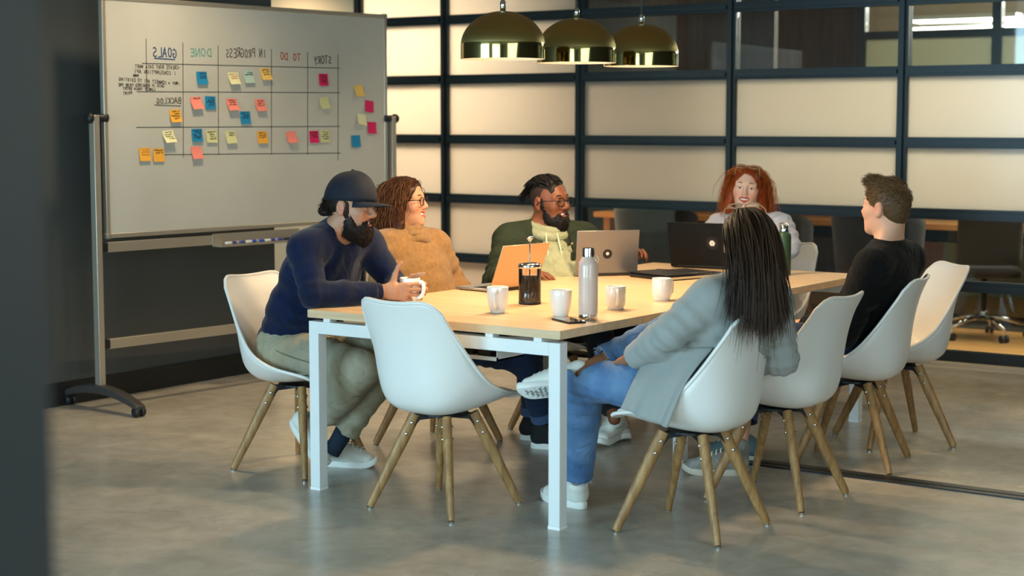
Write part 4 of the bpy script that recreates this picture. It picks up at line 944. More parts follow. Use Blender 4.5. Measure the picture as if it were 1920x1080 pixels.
def fuzz(name, base, H, n, lenf, dirf, rad, mat, parent, org, seed, segs=5, keep=None):
    """short hairs rooted on an under-layer mesh; lenf / dirf / keep work in head space"""
    me = base.data; V = np.zeros(len(me.vertices)*3, np.float32); me.vertices.foreach_get('co', V); V = V.reshape(-1, 3).astype(float); N_ = np.zeros(len(me.vertices)*3, np.float32); me.vertices.foreach_get('normal', N_); N_ = N_.reshape(-1, 3).astype(float)
    r = np.random.default_rng(seed); q = H.loc(V+org); ok = np.arange(len(V)) if keep is None else np.nonzero(keep(q))[0]
    i = r.choice(ok, n); P = V[i]+r.normal(size=(n, 3))*.0015-N_[i]*.002; X = H.loc(P+org); D = dirf(X); D = (D/np.linalg.norm(D, axis=1, keepdims=True)) @ H.ax; D = D-N_[i]*np.sum(D*N_[i], 1, keepdims=True)
    D = D/(np.linalg.norm(D, axis=1, keepdims=True)+1e-6) + N_[i]*.45 + r.normal(size=(n, 3))*.16; D /= np.linalg.norm(D, axis=1, keepdims=True); L_ = lenf(X)*r.uniform(.6, 1.15, n); t = np.linspace(0, 1, segs)
    G = P[:, None, :]+D[:, None, :]*(L_[:, None, None]*t[None, :, None]) - N_[i][:, None, :]*(L_[:, None, None]*.30*t[None, :, None]**2)
    return hair_obj(name, G+org, rad, mat, parent, org, seed, 3)
m_eye = pbr('eye_white', '#e9e2da', .15, coat=.6); m_teeth = pbr('teeth', '#efe8dc', .25)
def eyes(H, parent, org, iris, look=(0, 0)):
    mi = pbr('iris', iris, .1, coat=1); mp = pbr('pupil', '#090807', .1, coat=1)
    for s in (-1, 1):
        c = H.p(.0748, s*.031, .004); fw = unit(H.F + H.L*look[0] + H.U*look[1]); M = Matrix.Translation(tuple(c-org)) @ Vector(fw).to_track_quat('Z', 'Y').to_matrix().to_4x4()
        m = MB(); r_ = .0136*H.sc; A = [0, .12, .20, .34, .46, .5, .8, 1.2, 1.6, 2.1, 2.6, 3.1]
        m.lathe([(max(1e-4, r_*sin(a)), r_*cos(a)) for a in A], 20, M=M, cap=False)
        m.m = [2 if (i//20) < 2 else (1 if (i//20) < 4 else 0) for i in range(len(m.f))]
        m.build('eye', [m_eye, mi, mp], parent, smooth=True)
        L_ = [H.p(.0885-.35*abs(q)*abs(q)*60*.2, s*.0315+q, .0085-30*q*q)-org for q in np.linspace(-.0125, .0125, 9)]
        MB().tube([Vector(p) for p in L_], [.0004, .0009, .0012, .0013, .0013, .0013, .0012, .0009, .0004], 5).build('eyelashes', mp, parent, smooth=True)
def brows(H, parent, org, mat, thick=.0035, arch=.004, up=0.0):
    for s in (-1, 1):
        P = [(.088, .012, .026), (.0885, .024, .030+arch*.6), (.083, .038, .029+arch), (.073, .050, .022+arch*.5)]
        pts = [H.p(a, s*b, c+up)-org for a, b, c in P]; m = MB().tube([Vector(crom(pts, k/10)) for k in range(11)], [thick*H.sc*q for q in (.7, .95, 1.1, 1.15, 1.1, 1, .9, .8, .65, .5, .3)], 6, flat=.7)
        m.build('eyebrow', mat, parent, smooth=True)
def teeth(H, parent, org, w_, z_):
    m = MB(); K = 12
    for k in range(K):
        u0, u1 = -1+2*k/K, -1+2*(k+1)/K
        def pt(u, v): return H.p(.0895-.013*u*u, u*w_*.84, z_+.0045+.0035*u*u-v*.009)-org
        g = .05*(u1-u0)
        m.add([pt(u0+g, 0), pt(u1-g, 0), pt(u1-g, 1), pt(u0+g, 1)], [(0, 1, 2, 3)])
    m.build('teeth', m_teeth, parent)
    # dark inside of the mouth
    MB().lathe([(1e-4, .0), (.6, .15), (1, .6), (1.02, 1)], 16, M=Matrix.Translation(tuple(H.p(.074, 0, z_-.002)-org)) @ Matrix([[H.F[i]*0+H.L[i]*w_*.8, H.U[i]*.010, H.F[i]*.010] for i in range(3)]).to_4x4(), cap=False).build('mouth_inside', pbr('mouth_dark', '#4a1512', .6), parent, smooth=True)
def glasses(H, parent, org, mat, at=(.100, .004), w=.050, h=.036, tilt=0.0, lens=None, temple=True, rad=.0022, roundness=2.6, tw=1.0):
    root = None; fu = cos(tilt), sin(tilt)
    def g(f, l, u):  # glasses-plane point (f forward, l, u) tilted about the hinge line
        return H.p(at[0]+f*fu[0]-u*fu[1], l, at[1]+f*fu[1]+u*fu[0])-org
    fr = MB()
    for s in (-1, 1):
        L_ = []
        for k in range(29):
            a = 2*pi*k/28; ca, sa = cos(a), sin(a); x = math.copysign(abs(ca)**(2/roundness), ca)*w/2; y = math.copysign(abs(sa)**(2/roundness), sa)*h/2
            L_.append(Vector(g(-.25*max(0, x*1.0+.0)*.25, s*(.033+x), y-.002)))
        fr.tube(L_, rad*H.sc, 6, cap=False)
        if lens is not None:
            MB().add([tuple(p) for p in L_[:-1]], [tuple(range(28))]).build('lens', lens, parent)
        if temple:
            fr.tube([Vector(g(-.002, s*(.033+w/2), .006)), Vector(g(-.02, s*.077*tw, .006)), Vector(g(-.085, s*.084*tw, .004)), Vector(g(-.118, s*.083*tw, -.016))], rad*.9*H.sc, 6)
    fr.tube([Vector(g(0, -.033+w/2, .004)), Vector(g(.004, 0, .009)), Vector(g(0, .033-w/2, .004))], rad*H.sc, 6)
    return fr.build('glasses', mat, parent, smooth=True)
def shoe(parent, org, ankle, heel, toe, m_up, m_sole, up=(0, 0, 1), name='shoe', high=.0, lace=None, wid=.042, m_in=None):
    """heel and toe: ends of the sole underside"""
    heel, toe, ankle = arr(*heel), arr(*toe), arr(*ankle); d = unit(toe-heel); U = unit(np.asarray(up)-d*np.dot(up, d)); Lt = np.cross(U, d); Ln = np.linalg.norm(toe-heel)
    S = SDF(); z = .026
    S.cone(heel+d*.04+U*(z+.022), heel+d*Ln*.45+U*(z+.022), .034, .034, .02, wide=Lt, fl=wid/.042)
    S.cone(heel+d*Ln*.45+U*(z+.020), toe-d*.048+U*(z+.010), .034, .030, .03, wide=Lt, fl=1.28*wid/.042)
    S.cone(heel+d*.048+U*(z+.035), ipol(heel+d*.05+U*(z+.05), ankle, .55+high), .036, .040, .03, wide=d, fl=1.15)
    S.cone(heel+d*.07+U*(z+.055), heel+d*Ln*.62+U*(z+.028), .030, .028, .03)
    S.box(heel+d*Ln/2-U*(.05-z+.006), (Ln, .1, .05), 0, [d, Lt, U], .004, True)
    o = sdf_obj(name, S, m_up, parent, org, .005)
    ol = []
    for k in range(28):
        a = 2*pi*k/28; x = cos(a); y = sin(a); ww = (.040+.008*max(0, x))*(1 if x > -.2 else .92); ol.append((math.copysign(abs(x)**.8, x)*Ln/2, math.copysign(abs(y)**.75, y)*ww*wid/.042))
    m = MB(); V = []
    for zz, g in ((0, .97), (.004, 1.0), (.024, 1.0), (.027, .97)):
        for x, y in ol:
            lift = .020*max(0, (x/(Ln/2)-.55)/.45)**2 if zz < .03 else 0
            V.append(heel+d*(Ln/2+x*g)+Lt*y*g+U*(zz+lift)-org)
    F = [tuple(range(28))[::-1], tuple(range(84, 112))] + [(r*28+k, r*28+(k+1) % 28, (r+1)*28+(k+1) % 28, (r+1)*28+k) for r in range(3) for k in range(28)]
    m.add(V, F); so = m.build('sole', m_sole, o, smooth=True); so.data.set_sharp_from_angle(angle=R(45))
    if lace is not None:
        lm = MB()
        for k in range(5):
            b = heel + d*(Ln*.40+k*.019) + U*(z+.084-.0078*k+.004*(high > 0)) - org; lm.tube([b-Lt*.026-U*.014, b-Lt*.012+U*.002, b+Lt*.012+d*.006+U*.002, b+Lt*.026-U*.014+d*.006], .0032, 6)
        lm.build('laces', lace, o, smooth=True)
    return o
# ============================================================ people
def figure(label, org, J, H, skin, fem=0, smile=1, nose=1.0, jaw=1.0, blush=.5, hands=None, zones=(), scale=1.0, neck=.052, iris='#4a3423', look=(0, 0), browm=None, brow_up=0, brow_t=.0035):
    """body as one continuous mesh (head, neck, arms, hands, legs, feet)"""
    t = thing('person', label, 'person', tuple(org), 0); J = {k: arr(*v) for k, v in J.items()}; lat = unit(J['shL']-J['shR'])
    S = SDF(); w = ipol(J['pel'], J['chest'], .5)
    S.cone(J['pel'], w, .095, .085, .04, wide=lat, fl=1.35).cone(w, J['chest'], .085, .10, .04, wide=lat, fl=1.35)
    S.cone(J['shR'], J['shL'], .045, .045, .04).cone(J['chest'], J['nb'], .08, .05, .05, wide=lat, fl=1.2)
    S.cone(J['nb'], H.p(-.022, 0, -.055), neck*1.06, neck, .03); S.cone(ipol(J['nb'], J['shL'], .55), H.p(-.03, 0, -.06), .03, .035, .04); S.cone(ipol(J['nb'], J['shR'], .55), H.p(-.03, 0, -.06), .03, .035, .04)
    for s in 'LR':
        S.cone(J['sh'+s], J['el'+s], .044*scale, .035*scale, .02).cone(J['el'+s], ipol(J['el'+s], J['wr'+s], .35), .036*scale, .037*scale, .02).cone(ipol(J['el'+s], J['wr'+s], .35), J['wr'+s], .036*scale, .024*scale, .02)
        S.cone(J['hip'+s], J['kn'+s], .072*scale, .048*scale, .03).cone(J['kn'+s], ipol(J['kn'+s], J['an'+s], .35), .048*scale, .046*scale, .02).cone(ipol(J['kn'+s], J['an'+s], .35), J['an'+s], .046*scale, .030*scale, .02)
    w_, z_ = head(S, H, fem, smile, nose, jaw)
    hz = [(H.o-arr(.135, .135, .15), H.o+arr(.135, .135, .14))]
    for hd in (hands or []):
        hand(S, *hd['a'], **hd.get('k', {})); wv = arr(*hd['a'][0])+unit(hd['a'][1])*.07; hz.append((wv-.11, wv+.11))
    colf = lambda V: head_cols(H, V, w_, z_, fem, blush)
    body = sdf_obj('body', S, skin, t, org, .014, .0037, hz, colf)
    eyes(H, t, org, iris, look)
    if browm is not None: brows(H, t, org, browm, brow_t, up=brow_up)
    if smile > .3: teeth(H, t, org, w_, z_)
    return t, J, lat
def torso(S, J, lat, g, belly=0.0, fl=1.40, sh=.052, fwd=None, low=None):
    w = ipol(J['pel'], J['chest'], .5) + (fwd if fwd is not None else 0)
    S.cone(J['pel'] if low is None else ipol(J['pel'], J['chest'], low), w, .100+g+belly, .096+g+belly, .05, wide=lat, fl=fl).cone(w, J['chest'], .096+g+belly, .112+g, .05, wide=lat, fl=fl)
    S.cone(J['chest'], ipol(J['chest'], J['nb'], .75), .100+g, .060+g, .05, wide=lat, fl=1.5)
    S.cone(J['shR'], J['shL'], sh+g, sh+g, .05); S.cone(J['nb'], ipol(J['nb'], J['shL'], .8), .045+g, .05+g, .03).cone(J['nb'], ipol(J['nb'], J['shR'], .8), .045+g, .05+g, .03)
def sleeves(S, J, g, upto=(.97, .97), r=(.048, .044, .040, .030), k=.02):
    for s, u in zip('LR', upto):
        m = ipol(J['el'+s], J['wr'+s], .4); e = ipol(J['el'+s], J['wr'+s], u)
        S.cone(J['sh'+s], ipol(J['sh'+s], J['el'+s], .5), r[0]+g, r[0]+g, k+.02).cone(ipol(J['sh'+s], J['el'+s], .5), J['el'+s], r[0]+g, r[1]+g, k).cone(J['el'+s], m, r[1]+g, r[2]+g, k).cone(m, e, r[2]+g, r[3]+g, k)
def cuts(S, J, parts, hollow=.0):
    """flat, open ends: (joint a, joint b, fraction, opening radius)"""
    for a, b, u, rr in parts:
        A, B = J[a], J[b]; d = unit(B-A); e = ipol(A, B, u); o = unit(np.cross(d, arr(.3, .2, .9))); ax = [d, o, np.cross(d, o)]
        S.box(e+d*.075, (.075, .075, .075), 0, ax, .004, True)
        if rr: S.cone(e-d*.03, e+d*.05, rr, rr, .003, sub=True)
def trousers(S, J, g, upto=(.9, .9), r=(.088, .062, .058, .048), lat=None):
    S.cone(J['hipL'], J['hipR'], .098+g, .098+g, .04); S.cone(J['pel'], ipol(J['pel'], J['chest'], .22), .098+g, .094+g, .04, wide=lat, fl=1.4)
    for s, u in zip('LR', upto):
        m = ipol(J['kn'+s], J['an'+s], .35); e = ipol(J['kn'+s], J['an'+s], u)
        S.cone(J['hip'+s], ipol(J['hip'+s], J['kn'+s], .5), r[0]+g, (r[0]+r[1])/2+g+.004, .04).cone(ipol(J['hip'+s], J['kn'+s], .5), J['kn'+s], (r[0]+r[1])/2+g+.004, r[1]+g, .03)
        S.cone(J['kn'+s], m, r[1]+g, r[2]+g, .02).cone(m, e, r[2]+g, r[3]+g, .02)
def limb_folds(J, parts):
    L = []
    for a, b, u, rad, n, am in parts:
        A, B = J[a], J[b]; L.append((ipol(A, B, u), rad, unit(B-A), n, am))
    return folds(L)
def ring(c, axis, ra, rb, wide, r, n=28):
    ax = unit(axis); w = unit(np.asarray(wide)-ax*np.dot(wide, ax)); o = np.cross(ax, w)
    return [Vector(arr(*c)+w*ra*cos(2*pi*k/n)+o*rb*sin(2*pi*k/n)) for k in range(n+1)]
def seam(parent, org, pts, r, mat, name='seam'):
    return MB().tube([Vector(crom([arr(*p)-org for p in pts], k/24)) for k in range(25)], r, 6).build(name, mat, parent, smooth=True)
def denim(name, c1, c2, fade):
    return pbr(name, c1, .82, vary=(7, c2, .35, .7), bump=(1100, .35, .0012), spec=.2, sheen=.1, wr=(11, .014, .45))
RIGHT = arr(cos(YAW), sin(YAW), 0); AWAY = arr(-sin(YAW), cos(YAW), 0); ZUP = arr(0, 0, 1)
m_white_shoe = pbr('white_leather', '#e4e6de', .5, bump=(200, .1)); m_white_sole = pbr('white_rubber', '#e9ebe6', .6); m_lace = pbr('lace', '#e6e4da', .8)

# ------------------------------------------------------------ 1: man in navy sweater and cap
org = arr(-.33, .30, 0)
mg = arr(*MUG1); wrR = mg - AWAY*.056 - RIGHT*.098 + ZUP*.052; wrL = mg + AWAY*.052 - RIGHT*.050 + ZUP*.045
J = dict(pel=(-.35, .30, .545), chest=(-.185, .30, .865), nb=(-.105, .305, 1.035), shR=(-.125, .125, .972), shL=(-.085, .485, .972),
         elR=(-.03, .07, .792), elL=(.0, .56, .792), wrR=wrR, wrL=wrL, hipR=(-.33, .205, .53), hipL=(-.33, .395, .53),
         knR=aty(676, 692, .22), knL=aty(728, 668, .42), anR=aty(592, 800, .25), anL=atz(628, 838, .115))
J['toeR'] = aty(592, 845, .26); J['toeL'] = atz(676, 866, .05)
H1 = Frame(aty(659, 387, .31), R(14), R(-6), R(-3), 1.0)
sk1 = skin_mat('skin_tan', '#b5866a', '#a85f4f', '#c07a5f')
hands1 = [dict(a=(wrR, RIGHT*.98+AWAY*.08-ZUP*.04, AWAY, -1), k=dict(each=((22, 34, 22), (24, 36, 24), (26, 36, 24), (30, 36, 24)), spread=6, thumb=(unit(RIGHT*.22+ZUP+AWAY*.1), unit(RIGHT*.42+ZUP), RIGHT*.25))),
          dict(a=(wrL, RIGHT*.98-AWAY*.05, -AWAY, 1), k=dict(each=((52, 62, 35), (55, 62, 35), (56, 62, 35), (56, 60, 35)), spread=5, thumb=(unit(RIGHT*.7+ZUP*.8-AWAY*.1), unit(RIGHT*.9+ZUP*.25-AWAY*.5))))]
m_hair1 = hair_mat('hair_black_brown', '#17100c', '#2c1d14', .6)
t, J, lat = figure('bearded man in navy sweater and cap, leaning on the table with a mug', org, J, H1, sk1, 0, 1.0, 1.1, 1.05, .5, hands1, iris='#2d1c12', browm=m_hair1, brow_t=.0045, look=(-.15, .05))
m_navy = pbr('navy_knit', '#0b1b3f', .85, vary=(20, '#08142e', .3, .7), bump=(700, .4, .0015), sheen=.15, spec=.2, wr=(6.5, .022, .34))
S = SDF(); torso(S, J, lat, .018, .012, 1.42); sleeves(S, J, .012, (.86, .90))
S.disp(limb_folds(J, [('elR', 'wrR', .05, .07, 22, .0025), ('shR', 'elR', .85, .08, 20, .003), ('elL', 'wrL', .1, .07, 22, .0025), ('pel', 'chest', .25, .20, 15, .005), ('shR', 'elL', .35, .16, 12, .004), ('pel', 'chest', .7, .2, 11, .003)]))
S.cone(J['nb']-arr(0, 0, .02), H1.p(-.01, 0, -.10), .066, .062, .01, sub=True)
cuts(S, J, [('elR', 'wrR', .86, .030), ('elL', 'wrL', .90, .030)])
S.box(J['pel']-arr(0, 0, .125), (.3, .3, .09), 0, None, .02, True)
o = sdf_obj('sweater', S, m_navy, t, org, .0075)
nk = unit(H1.p(-.02, 0, -.06)-J['nb'])
MB().tube([p-Vector(org) for p in ring(J['nb']+nk*.012+arr(.012, 0, -.012), nk+arr(.35, 0, 0), .073, .068, lat, .009)], .009, 8, cap=False).build('collar_rib', m_navy, o, smooth=True)
for s, u in (('R', .84), ('L', .88)):
    a = unit(J['wr'+s]-J['el'+s]); e = ipol(J['el'+s], J['wr'+s], u); MB().tube([Vector(e-a*.03-org), Vector(e+a*.028-org)], [.0395, .036], 18, cap=False).build('cuff', m_navy, o, smooth=True)
m_khaki = pbr('khaki_twill', '#a39d88', .85, vary=(9, '#948d77', .35, .7), bump=(900, .25, .001), spec=.2, wr=(9, .016, .5))
S = SDF(); trousers(S, J, .012, (.80, .84), (.088, .070, .066, .052), lat)
S.disp(limb_folds(J, [('hipR', 'knR', .1, .12, 22, .005), ('hipR', 'knR', .75, .12, 17, .004), ('knR', 'anR', .15, .10, 22, .005), ('knR', 'anR', .6, .12, 15, .004), ('knL', 'anL', .1, .10, 22, .005), ('knL', 'anL', .7, .12, 18, .005), ('hipL', 'knL', .5, .15, 15, .005)]))
cuts(S, J, [('knR', 'anR', .80, .046), ('knL', 'anL', .84, .046)])
o = sdf_obj('trousers', S, m_khaki, t, org, .0075)
m_stitch = pbr('stitch', '#7d7661', .9)
seam(o, org, [aty(520, 632, .13), aty(512, 652, .105), aty(540, 668, .10), aty(580, 680, .105)], .002, m_stitch, 'pocket_seam')
m_sock = pbr('navy_sock', '#1c2a3c', .9)
for s in 'RL':
    d = unit(J['an'+s]-J['kn'+s]); MB().tube([Vector(J['an'+s]-d*.11-org), Vector(J['an'+s]-d*.03-org), Vector(J['an'+s]+d*.03-org)], [.042, .038, .036], 16).build('sock', m_sock, t, smooth=True)
shoe(t, org, J['anL'], atz(606, 872, 0), atz(700, 876, 0)+arr(.02, .01, 0), m_white_shoe, m_white_sole, name='shoe', high=.25, lace=m_lace)
tR = aty(606, 862, .25); tR[2] = .03; hR = aty(545, 788, .25)
shoe(t, org, J['anR'], hR, hR+unit(tR-hR)*.27, m_white_shoe, m_white_sole, up=unit(J['knR']-J['anR']+arr(.25, 0, .1)), name='shoe', high=.1, lace=m_lace)
# beard, hair, bun
def beard(H, parent, org, mat, ln=.03, n=1500, seed=3, low=.0, thin=False, side=.0):
    S = SDF()
    def e(f, l, u, rf, rl, ru, k=.015, sub=False): S.ell(H.p(f, l, u), arr(rf, rl, ru)*H.sc, H.ax, k*H.sc, sub)
    e(.032, 0, -.080-low*.3, .066, .060, .045+low*.5, .02); e(.072, 0, -.104-low*.5, .030, .034, .028+low*.6, .03)
    for s in (-1, 1):
        e(.022, s*.050, -.050, .028, .0165, .045, .02); S.cone(H.p(.098, s*.004, -.044), H.p(.082, s*.031, -.056), .0065, .0055, .006); S.cone(H.p(.082, s*.031, -.056), H.p(.080, s*.028, -.085), .008, .014, .012)
        e(.010, s*.0665, -.004, .014, .011, .034, .015)
        e(.088, s*.038, -.034, .040, .030, .020, .01, True)
    e(.105, 0, -.0605, .030, .022, .0125, .006, True); e(.10, 0, -.010, .05, .05, .028, .012, True); e(-.055, 0, -.06, .05, .09, .08, .015, True)
    S.disp(fbm(seed, 230, .0018))
    o = sdf_obj('beard', S, mat, parent, org, .0032, colfn=lambda V: np.clip(.5+.5*np.sin(V[:, [0]]*400+V[:, [2]]*700)*np.ones((1, 3)), 0, 1))
    fuzz('beard_hair', o, H, n, lambda X: ln*np.clip(.35+(-X[:, 2]-.02)*9, .3, 1.2), lambda X: np.stack([.35+0*X[:, 0], 4*X[:, 1], -1+0*X[:, 0]], 1), .0007, mat, o, org, seed)
    return o
beard(H1, t, org, m_hair1, .022, 4200, 3, .022)
P, N_, d = scalp_roots(H1, 1300, 5, lambda f, l, u: ((f < .25) & (u < .25) & (u > -.75)) & ~((f > -.15) & (u < -.25)))
G = grow_hair(H1, P, np.stack([-1+0*P[:, 0], -.3*P[:, 1]*10, -.35+0*P[:, 0]], 1), .052, 8, .10, 5, (.0015, 1.5), 1.03, tang=.05, stiff=.9, jit=.1, flow=lambda X, t_: np.stack([-.15-0*X[:, 0], -3*X[:, 1], -.03-.5*(X[:, 2]+.01)], 1))
hr = hair_obj('hair', G, .0012, m_hair1, t, org, 5, 3)
S = SDF(); S.ell(H1.p(-.016, 0, .020), arr(.098, .0775, .080), H1.ax, .01); S.ell(H1.p(.07, 0, -.02), arr(.09, .1, .12), H1.ax, .01, True); S.cone(H1.p(-.085, 0, -.035), H1.p(-.122, 0, -.040), .016, .016, .02); S.disp(fbm(9, 150, .002))
sdf_obj('hair_base', S, m_hair1, hr, org, .004, colfn=lambda V: np.zeros((len(V), 3)))
rr = np.random.default_rng(4); n = 260; P0 = np.tile(arr(-.124, 0, -.040), (n, 1)); D = rr.normal(size=(n, 3)); D /= np.linalg.norm(D, axis=1, keepdims=True); tt = np.linspace(0, 1, 7)
Q = P0[:, None, :]+D[:, None, :]*.019*np.sin(tt*2.0)[None, :, None]+np.array([-.012, 0, .006])*(tt**2)[None, :, None]
hair_obj('bun', H1.o+(Q*H1.sc) @ H1.ax, .0022, m_hair1, hr, org, 6)
# cap
m_cap = pbr('navy_cap_twill', '#0b1628', .8, bump=(900, .3, .001), vary=(25, '#091220'))
cap = MB()
def cp(u, v):
    a = 2*pi*u; b = v*pi/2*.985; r_ = cos(b)**.80; bulge = 1+.012*cos(6*a)
    f = -.012+.111*cos(a)*r_*bulge*(1+.04*max(0, cos(a))); l = .0885*sin(a)*r_*bulge; up_ = .034-.016*(1-v)*(1-cos(a))*.5 + .112*sin(b)**1.0*(1+.03*cos(a))
    if v == 0: up_ -= .004
    return tuple(H1.p(f, l, up_)-org)
cap.grid(cp, 48, 14, closed_u=True); co = cap.build('cap', m_cap, t, smooth=True)
s_ = co.modifiers.new('solid', 'SOLIDIFY'); s_.thickness = .003; s_.offset = 1
def brim(u, v):
    a = (u-.5)*2; ang = a*R(62); f0 = -.012+.111*cos(ang)*(1+.04*cos(ang)); l0 = .0885*sin(ang); ext = .076*v*max(0, cos(a*pi/2))**.55
    return tuple(H1.p(f0+ext, l0*(1+.02*v), .030-.016*(1-cos(ang))*.5-.022*a*a*v-.004*v+.001)-org)
b_ = MB().grid(brim, 25, 9).build('brim', m_cap, co, smooth=True); s_ = b_.modifiers.new('solid', 'SOLIDIFY'); s_.thickness = .004
MB().lathe([(0, .006), (.005, .005), (.0075, 0), (.007, -.004)], 12, M=Matrix.Translation(tuple(H1.p(-.012, 0, .149)-org)), cap=False).build('button', m_cap, co, smooth=True)
for k in range(6): MB().tube([Vector(cp((k+.5)/6 % 1, v/12))*1.0 for v in range(13)], .0013, 5).build('panel_seam', m_cap, co, smooth=True)
# ------------------------------------------------------------ 2: woman in tan cowl-neck sweater
org = arr(-.2, 1.08, 0)
J = dict(pel=(-.23, 1.06, .545), chest=(-.315, 1.09, .80), nb=(-.362, 1.09, .962), shR=aty(722, 464, .935), shL=aty(815, 462, 1.25),
         elR=(-.32, .87, .70), elL=aty(846, 528, 1.34), wrR=(-.07, .98, .625), wrL=(-.06, 1.20, .63), hipR=(-.22, .97, .53), hipL=(-.22, 1.16, .53),
         knR=aty(985, 672, 1.13), knL=aty(1000, 655, 1.38), anR=atz(1022, 792, .12), anL=atz(1000, 785, .10))
H2 = Frame(aty(760, 379, 1.09), R(17), R(2), 0, .97)
sk2 = skin_mat('skin_warm', '#d19a78', '#c4615a', '#d8836a'); m_hair2 = hair_mat('hair_chestnut', '#3a2114', '#7a4d2c')
t, J, lat = figure('smiling woman in a tan cowl neck sweater and round glasses', org, J, H2, sk2, 1, 1.0, .95, .95, .7, [dict(a=(J['wrR'], (.6, .5, -.2), (0, 0, -1), -1), k=dict(curl=(20, 25, 20))), dict(a=(J['wrL'], (.6, -.5, -.2), (0, 0, -1), 1), k=dict(curl=(20, 25, 20)))], scale=.88, neck=.046, browm=m_hair2, brow_t=.0028, iris='#4b3a2a')
m_tan = pbr('tan_knit', '#9d7a50', .9, vary=(60, '#8a6840', .3, .7), bump=(420, .7, .002), sheen=.25, spec=.15, wr=(5, .025, .4))
S = SDF(); torso(S, J, lat, .022, .020, 1.36); sleeves(S, J, .022)
S.disp(limb_folds(J, [('shL', 'elL', .7, .12, 17, .005), ('elL', 'wrL', .1, .10, 20, .005), ('pel', 'chest', .3, .2, 12, .006), ('shR', 'elR', .4, .15, 12, .005), ('chest', 'nb', .3, .15, 15, .003)]))
S.box(J['pel']-arr(0, 0, .12), (.3, .3, .07), 0, None, .02, True)
o = sdf_obj('sweater', S, m_tan, t, org, .0075)
nk = unit(H2.p(-.02, 0, -.06)-J['nb']); cw = MB()
for i, (h, r_, rd) in enumerate(((.00, .088, .021), (.024, .082, .020), (.046, .074, .018))):
    P = [p-Vector(org) for p in ring(J['nb']+nk*h+arr(.012, 0, 0)*(3-i)*.6, nk+arr(.25, -.05*i, 0), r_, r_*.95, lat, 0)]
    cw.tube([p+Vector((0, 0, .006*sin(k*1.3+i*2))) for k, p in enumerate(P)], [rd*(1+.18*sin(k*.9+i)) for k in range(len(P))], 10, cap=False)
cw.build('cowl_collar', m_tan, o, smooth=True)
m_dkdenim = denim('dark_denim', '#1c2a44', '#243552', 1)
S = SDF(); trousers(S, J, .008, (.90, .90), (.086, .062, .056, .048), lat); S.disp(limb_folds(J, [('hipR', 'knR', .6, .15, 15, .005), ('knR', 'anR', .1, .1, 20, .005), ('knL', 'anL', .1, .1, 20, .005), ('knR', 'anR', .7, .12, 17, .004)])); cuts(S, J, [('knR', 'anR', .9, .044), ('knL', 'anL', .9, .044)])
o = sdf_obj('jeans', S, m_dkdenim, t, org, .009)
for s in 'RL':
    d = unit(J['an'+s]-J['kn'+s]); e = ipol(J['kn'+s], J['an'+s], .87); MB().tube([Vector(e-d*.02-org), Vector(e+d*.022-org)], .060, 18, cap=False).build('turn_up', denim('denim_inside', '#41557a', '#4a5f86', 1), o, smooth=True)
m_blk_shoe = pbr('black_canvas', '#1b1c1e', .8, bump=(500, .3))
for s in 'RL':
    a = J['an'+s]; shoe(t, org, a, (a[0]-.06, a[1]-.03, .0), (a[0]+.17, a[1]+.07, .0), m_blk_shoe, m_white_sole, name='shoe', lace=m_lace, wid=.038)
def hair_cap(H, parent, org, mat, f0, grow=1.06, extra=None, disp=.0015, seed=1, ear=True):
    """solid under-layer of the hair"""
    S = SDF(); S.ell(H.p(-.012, 0, .030), arr(.098, .0775, .090)*grow*H.sc, H.ax, .01)
    S.ell(H.p(.098+f0, 0, -.045), arr(.085, .066, .128)*H.sc, H.ax, .012, True); S.ell(H.p(.02, 0, -.12), arr(.12, .12, .085)*H.sc, H.ax, .012, True)
    if extra: extra(S)
    S.disp(fbm(seed, 120, disp))
    return sdf_obj('hair_base', S, mat, parent, org, .0045, colfn=lambda V: np.zeros((len(V), 3)))
def ex2(S):
    for s in (-1, 1): S.cone(H2.p(-.02, s*.066, .02), H2.p(-.012, s*.082, -.125), .040, .034, .03)
    S.cone(H2.p(-.07, 0, .0), H2.p(-.075, 0, -.125), .055, .045, .04, wide=H2.L, fl=1.4)
P, N_, d = scalp_roots(H2, 2800, 21, lambda f, l, u: (u > -.1) & (f < .62) & ((u > .62) | (f < .38)))
D0 = np.stack([-.15+.3*d[:, 0], np.sign(P[:, 1])*np.clip(d[:, 2]+.2, 0, 1)*1.1+2*P[:, 1], -.5+0*P[:, 0]], 1)
ln = np.clip(.205+.05*(-d[:, 0])+.05*d[:, 2], .15, .28)
G = grow_hair(H2, P, D0, ln, 15, lambda t_: .12+.5*t_, 21, (.0095, 2.6), 1.07, tang=.10, stiff=.85, jit=.16, flow=lambda X, t_: np.stack([-.08-.25*np.clip(X[:, 0]-.02, 0, 1)*8*t_, 0*X[:, 0], 0*X[:, 0]], 1))
hr = hair_obj('hair', G, .0014, m_hair2, t, org, 21, 3); hair_cap(H2, hr, org, m_hair2, .0, 1.05, ex2, .003, 3)
m_blackframe = pbr('black_acetate', '#121213', .25, coat=.4); m_lens = thin_glass('spectacle_lens', (.98, .97, .99), .35)
glasses(H2, t, org, m_blackframe, (.100, .004), .044, .040, 0, m_lens, True, .0024, 2.1)

